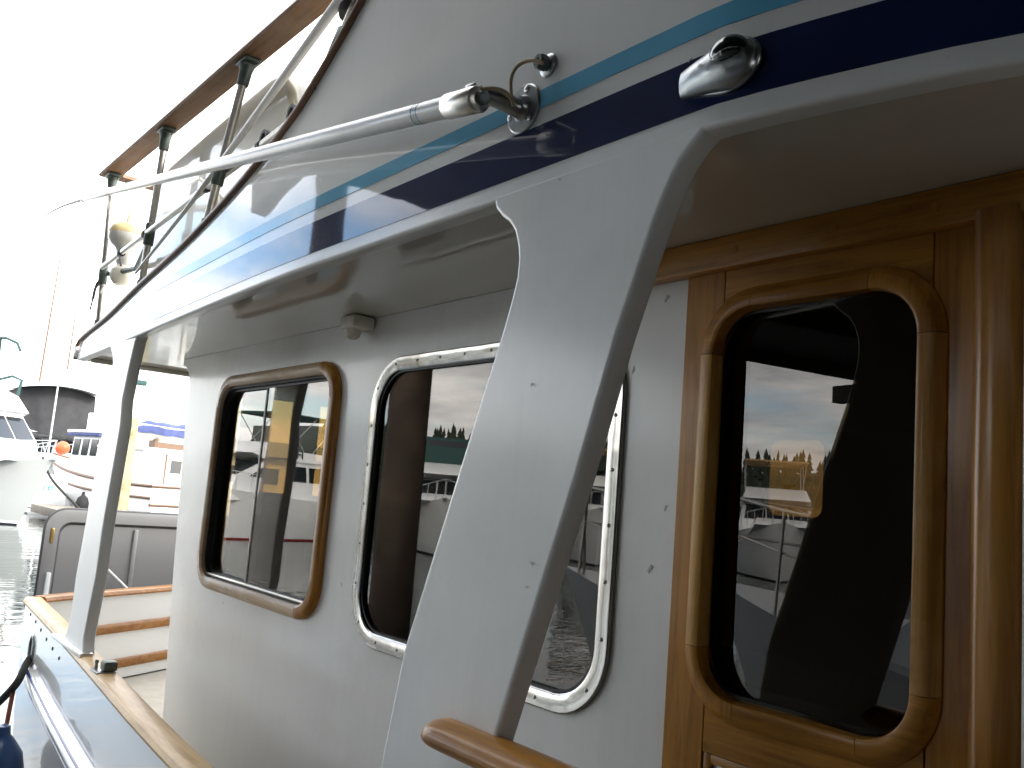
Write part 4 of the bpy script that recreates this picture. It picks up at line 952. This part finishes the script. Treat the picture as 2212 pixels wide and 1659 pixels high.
tag(bu, 'round orange vinyl buoy lying on the bow of the wooden trawler', 'buoy')
tube('crane_post', [(-3.18, 1.1, 3.5), (-3.18, 1.1, 6.0)], .10, M['tin'], tw, 10)
tube('crane_boom', [(-3.18, 1.1, 5.85), (-3.2, .6, 6.35), (-3.25, -.3, 7.2)], [.13, .11, .05], M['tin'], tw, 8)
box('crane_motor', (-3.15, 1.2, 6.55), (.3, .9, .25), M['canvas_green'], tw, .06)
tube('crane_line', [(-3.18, .9, 6.1), (-3.1, 1.25, 3.6)], .03, M['canvas_tan'], tw, 6)
# dinghy under a blue cover on the deckhouse roof
dt = thing('covered_dinghy', 'white tender under a blue canvas cover on the wooden trawler roof', 'dinghy', (-43.5, 14.3, 3.50), R(90), world=False)
rows = []; rows2 = []
for k in range(15):
    s_ = k / 14; b_ = .75 * (1 - (abs(2 * s_ - 1)) ** 2.6) + .04; x = -2.2 + 4.6 * s_; zt_ = .98 + .14 * (2 * s_ - 1) ** 2
    rows.append([(x, b_ * math.cos(a), zt_ - .70 * math.sin(a) * min(1, b_ * 3)) for a in (math.pi * i / 10 for i in range(11))])
    pk = .62 + .75 * max(0, s_ - .45) * 1.6
    rows2.append([(x, (b_ + .07) * math.cos(a), zt_ - .40 + pk * abs(math.sin(a)) ** .7 * min(1, b_ * 2.5) + .03 * math.sin(k * 2.1 + a * 3)) for a in (math.pi * i / 10 for i in range(11))])
loft('tender_hull', rows, M['bcream'], dt, closed=True)
loft('canvas_cover', rows2, M['canvas_blue'], dt, closed=True)
for x in (-1.2, .9): span('chock', (x - .06, -.5, -.01), (x + .06, .5, .42), M['brown'], dt, 0)
tube('tie_down', [(.9, -.78, 1.0), (.6, -.6, .1)], .04, M['yellowwood'], dt, 6)

# float dock, pilings, small things on it
fdk = span('dock', (-46.8, 9.0, .15), (-39.5, 10.7, .50), M['dockwood']); tag(fdk, kind='structure')
pp = tube('piling', [(-38.9, 10.75, -2), (-38.9, 10.75, 2), (-38.9, 10.75, 4.5)], [.31, .29, .27], M['yellowwood'])
tag(pp, 'thick yellowish weathered wood piling standing before the wooden trawler', 'piling')
for i, (yy, nm) in enumerate(((9.6, 'at its open end'), (10.45, 'close to the yellowish piling'))):
    q = lathe('fender', [(0, -.4), (.15, -.36), (.25, -.2), (.26, 0), (.2, .2), (.07, .32), (.05, .45), (0, .46)], (-40.2 - i * .3, yy, .901), (0, 0, 1), M['canvas_blk'], None, 14)
    tag(q, 'black round fender on the float dock ' + nm, 'fender', 'black fenders on the float dock')
sb = thing('skiff', 'small white skiff with turquoise lettering between the cruiser and the trawler', 'boat', (-50.4, 9.75, 0), R(180), world=False)
hull_loft(6.0, 1.8, 1.1, 1.5, [M['bwhite'], M['bwhite'], M['boot_blk']], sb)
span('transom_board', (-3.08, -.8, .3), (-3.0, .8, 1.9), M['bwhite'], sb, .03)
M['turq'] = plain('turquoise_paint', (.02, .30, .38), .5)
text('lettering', 're', .5, M['turq'], sb, (-3.09, .3, 1.15), (R(90), 0, R(-90)), .006)
ml = thing('mooring_line', 'dark mooring line slanting from the big cruiser bow to the float dock', 'rope', (-39.5, 8.4, .5))
tube('line', spline([(-37.7, 7.4, 2.6), (-38.1, 7.9, 1.8), (-38.9, 8.95, .95), (-39.8, 9.6, .52)], 6), .045, M['rope'], ml, 6)
# masts and buildings further off
for i, (u, v0, v1, x, lab) in enumerate(((104, 755, 845, -62, 'thin aluminium sailboat mast rising behind the black enclosure'), (1, 640, 900, -70, ''), (378, 800, 900, -66, 'thin sailboat mast beside the cabin corner'))):
    if not lab: continue
    a = PX(u + 2, v0, x); b_ = PX(u, v1, x)
    mo = thing('sailboat', lab.replace('mast', 'with mast') if False else lab, 'sailboat', (x, b_.y, 0), R(75), world=False, group='sailboats far behind')
    hull_loft(9, 2.8, .9, 1.2, [M['bwhite'], M['bwhite'], M['boot_blk']], mo)
    house('coachroof', [(-2, .9), (1.8, 1.0), (1.2, 1.55), (-2, 1.6)], 1.8, 1.4, M['bwhite'], mo)
    tube('mast', [(.5, 0, 1.2), (.5, 0, a.z)], [.07, .05], M['alu'], mo, 8)
    tube('boom', [(.5, 0, 2.4), (-3.2, 0, 2.5)], .06, M['alu'], mo, 8)
bl = thing('dock_building', 'long low grey tin roofed building behind the moored boats', 'building', (-80, 24, 0), 0, world=False)
span('wall', (-4, -14, 0), (4, 16, 4.6), M['bcream'], bl, 0)
house('roof', [(-5, 4.62), (5, 4.62), (3.4, 6.0), (-3.4, 6.0)], 31, 30, M['tin'], bl)
for k in range(9):
    wn = span('window', (3.98, -12.5 + 3 * k, 2.2), (4.06, -11 + 3 * k, 3.6), M['bglass'], bl, 0)
    span('frame', (4.062, -12.6 + 3 * k, 2.06), (4.10, -10.9 + 3 * k, 2.19), M['bwhite'], wn, 0)
tr_ = thing('tarpaulin_boat', 'boat under a brown tarpaulin behind the wooden trawler', 'boat', (-62, 19.0, 0), R(80), world=False)
hull_loft(10, 3.4, 1.4, 2.0, [M['bwhite'], M['bwhite'], M['boot_blk']], tr_)
house('tarpaulin', [(-4.4, 1.5), (4.2, 1.9), (3.3, 4.9), (-3.6, 5.3)], 3.3, .9, M['brown'], tr_)

cruiser('white cruiser with radar arch behind the black enclosure boat', (-86, 15.5, 0), R(20), 12, 4.2, 1.5, 2.3, 'arch', group=None)
cruiser('white cruiser with white bimini far behind the wooden trawler', (-70, 17.0, 0), R(5), 12, 4.2, 1.5, 2.3, 'bimini', 'canvas_white', group=None)
cruiser('white cruiser with tan bimini behind the blue covered tender', (-63, 22.0, 0), R(-10), 11, 4.0, 1.5, 2.3, 'bimini', 'canvas_tan', group=None)
# --- boats that the windows mirror, moored in a row on the other side of the fairway
hy = cruiser('white cruiser with green canvas top and red boot stripe mirrored in the sliding window', (-37.0, -12.0, 0), R(68), 13, 4.4, 1.6, 2.5, 'bimini', 'canvas_green', 'bwhite', 'boot_red')
text('lettering', 'Hydro', .62, M['canvas_green'], hy, (-1.9, -1.475, 3.42), (R(98), 0, 0), .01)
cruiser('white cruiser with green canvas enclosure mirrored in the steel window', (-33.5, -20.0, 0), R(35), 12, 4.2, 1.4, 2.3, 'enclosure', 'canvas_green', 'bwhite')
cruiser('white cruiser with tan bimini mirrored in the steel window', (-31.5, -27.0, 0), R(40), 13, 4.4, 1.5, 2.4, 'bimini', 'canvas_tan', 'bwhite')
cruiser('white cruiser with radar arch mirrored beside the raked fin', (-27.0, -30.5, 0), R(15), 11, 4, 1.3, 2.2, 'arch', 'canvas_tan', 'bgrey')
cruiser('white cruiser with radar arch mirrored in the door glass', (-26.5, -40.5, 0), R(-8), 12, 4, 1.5, 2.3, 'arch', 'canvas_tan', 'bwhite', fly=False)
cruiser('low white cruiser with pulpit rail mirrored in the door glass', (-18.0, -38.5, 0), R(55), 11, 3.8, 1.4, 2.1, 'bimini', 'canvas_white', 'bwhite', fly=False)
def sailboat(label, loc, rot, hm):
    o = thing('sailboat', label, 'sailboat', loc, rot, 'sailboats across the fairway', world=False)
    hull_loft(11, 3.3, 1.1, 1.5, [M['bwhite'], M['bwhite'], M['boot_blk']], o)
    house('coachroof', [(-2.4, 1.1), (2.2, 1.2), (1.6, 1.75), (-2.4, 1.8)], 2.1, 1.6, M['bwhite'], o)
    tube('mast', [(.6, 0, 1.5), (.6, 0, hm)], [.10, .07], M['alu'], o, 8)
    tube('boom', [(.6, 0, 2.7), (-3.8, 0, 2.8)], .07, M['alu'], o, 8)
    tube('sail_cover', [(.5, 0, 2.85), (-1.5, 0, 2.95), (-3.6, 0, 2.9)], [.2, .18, .1], M['canvas_white'], o, 8)
    tube('spreader', [(.6, -.9, hm * .62), (.6, .9, hm * .62)], .035, M['alu'], o, 6)
    for a_ in ((5.4, 0, 1.5), (-5.3, 0, 1.1), (.3, 1.5, 1.2), (.3, -1.5, 1.2)): tube('stay', [(.6, 0, hm - .1), a_], .012, M['alu'], o, 5)
    return o
sailboat('tall masted sailboat mirrored in the door glass', (-30.8, -37.0, 0), R(20), 13.5)
sailboat('sailboat with shorter mast mirrored at the edge of the door glass', (-37, -48, 0), R(60), 12)
# neighbour lying close by, mirrored low in the door glass
nb_ = thing('cabin_boat', 'pale grey cabin boat with blue coaming band and steel rail beside the dock', 'boat', (-1.0, -2.9, 0), R(180), world=False)
M['nbg'] = plain('neighbour_gelcoat', (.40, .42, .44), .35, coat=.4, coatr=.08, var=.04, vscale=1.5)
hull_loft(11, 3.3, 1.28, 1.75, [M['nbg'], M['bwhite'], M['boot_blk']], nb_)
house('trunk_cabin', [(-3.5, 1.1), (3.2, 1.3), (2.5, 1.86), (-3.5, 1.95)], 2.1, 1.8, M['nbg'], nb_)
for s in (-1, 1): panel('blue_band', [(-3.4, s * .965, 1.72), (2.5, s * .965, 1.68), (2.4, s * .925, 1.84), (-3.4, s * .92, 1.90)], .012, M['canvas_blue'], nb_)
for s in (-1, 1):
    pts = []
    for k in range(8):
        e_ = deck_edge(11, 3.3, 1.28, 1.75, .25 + .73 * k / 7); e_.y = max(e_.y - .08, .03) * s; pt = e_ + Vector((0, -s * .06, .78)); pts.append(pt)
        tube('rail_post', [e_ - Vector((0, 0, .02)), pt], .014, M['steel2'], nb_, 8)
    tube('guard_rail', pts, .016, M['steel2'], nb_, 8)
    tube('guard_rail', [p - Vector((0, 0, .33)) for p in pts], .012, M['steel2'], nb_, 8)
bm = bmesh.new(); add_ring(bm, [(.21 * math.cos(a), .21 * math.sin(a), math.cos(a), math.sin(a)) for a in (2*math.pi*i/20 for i in range(20))], [(.014, -.014), (.014, .014), (-.014, .014), (-.014, -.014)], 0, True)
for k in range(3): add_box(bm, (0, 0, 0), (.40, .02, .025), 0, rot=Matrix.Rotation(R(60 * k), 3, 'Y'))
wh = obj('wheel', bm, M['fitting'], nb_); wh.location = (2.9, .6, 1.95); wh.rotation_euler = (0, 0, R(30))

# far shore with a mass of conifers
M['woods'] = plain('conifer_woods', (.018, .028, .016), .9, var=.4, vscale=.08)
bm = bmesh.new(); rnd = random.Random(3)
for i in range(1700):
    a = R(rnd.uniform(206, 292)); d = rnd.uniform(330, 520)
    x, y = math.cos(a) * d, math.sin(a) * d; hgt = rnd.uniform(8, 14) * (1.4 if rnd.random() < .06 else 1); base = (d - 330) * .17
    r_ = hgt * rnd.uniform(.18, .30); seg = 6; pv = None
    for j in range(3):
        z0 = base + hgt * (.08 + .28 * j); z1 = base + hgt * (.50 + .25 * j); rr_ = r_ * (1 - .28 * j)
        v_ = [bm.verts.new((x + rr_ * rnd.uniform(.7, 1.2) * math.cos(2*math.pi*k/seg), y + rr_ * rnd.uniform(.7, 1.2) * math.sin(2*math.pi*k/seg), z0)) for k in range(seg)]
        tpv = bm.verts.new((x, y, z1))
        for k in range(seg): bm.faces.new((v_[k], v_[(k + 1) % seg], tpv))
tag(obj('woods', bm, M['woods']), 'dark conifer woods along the far shore', 'woods', kind='stuff')
rows = []
for i in range(28):
    a = R(202 + 3.6 * i); rows.append([(math.cos(a) * d, math.sin(a) * d, z) for d, z in ((325, -.5), (332, 1.0), (430, 18 + 3 * math.sin(i * 1.7)), (530, 34 + 4 * math.sin(i * .9)), (700, 8))])
tag(loft('hillside', rows, M['woods']), kind='structure')

#TAIL
for o in bpy.data.objects:
    if '_off' in o: del o['_off']
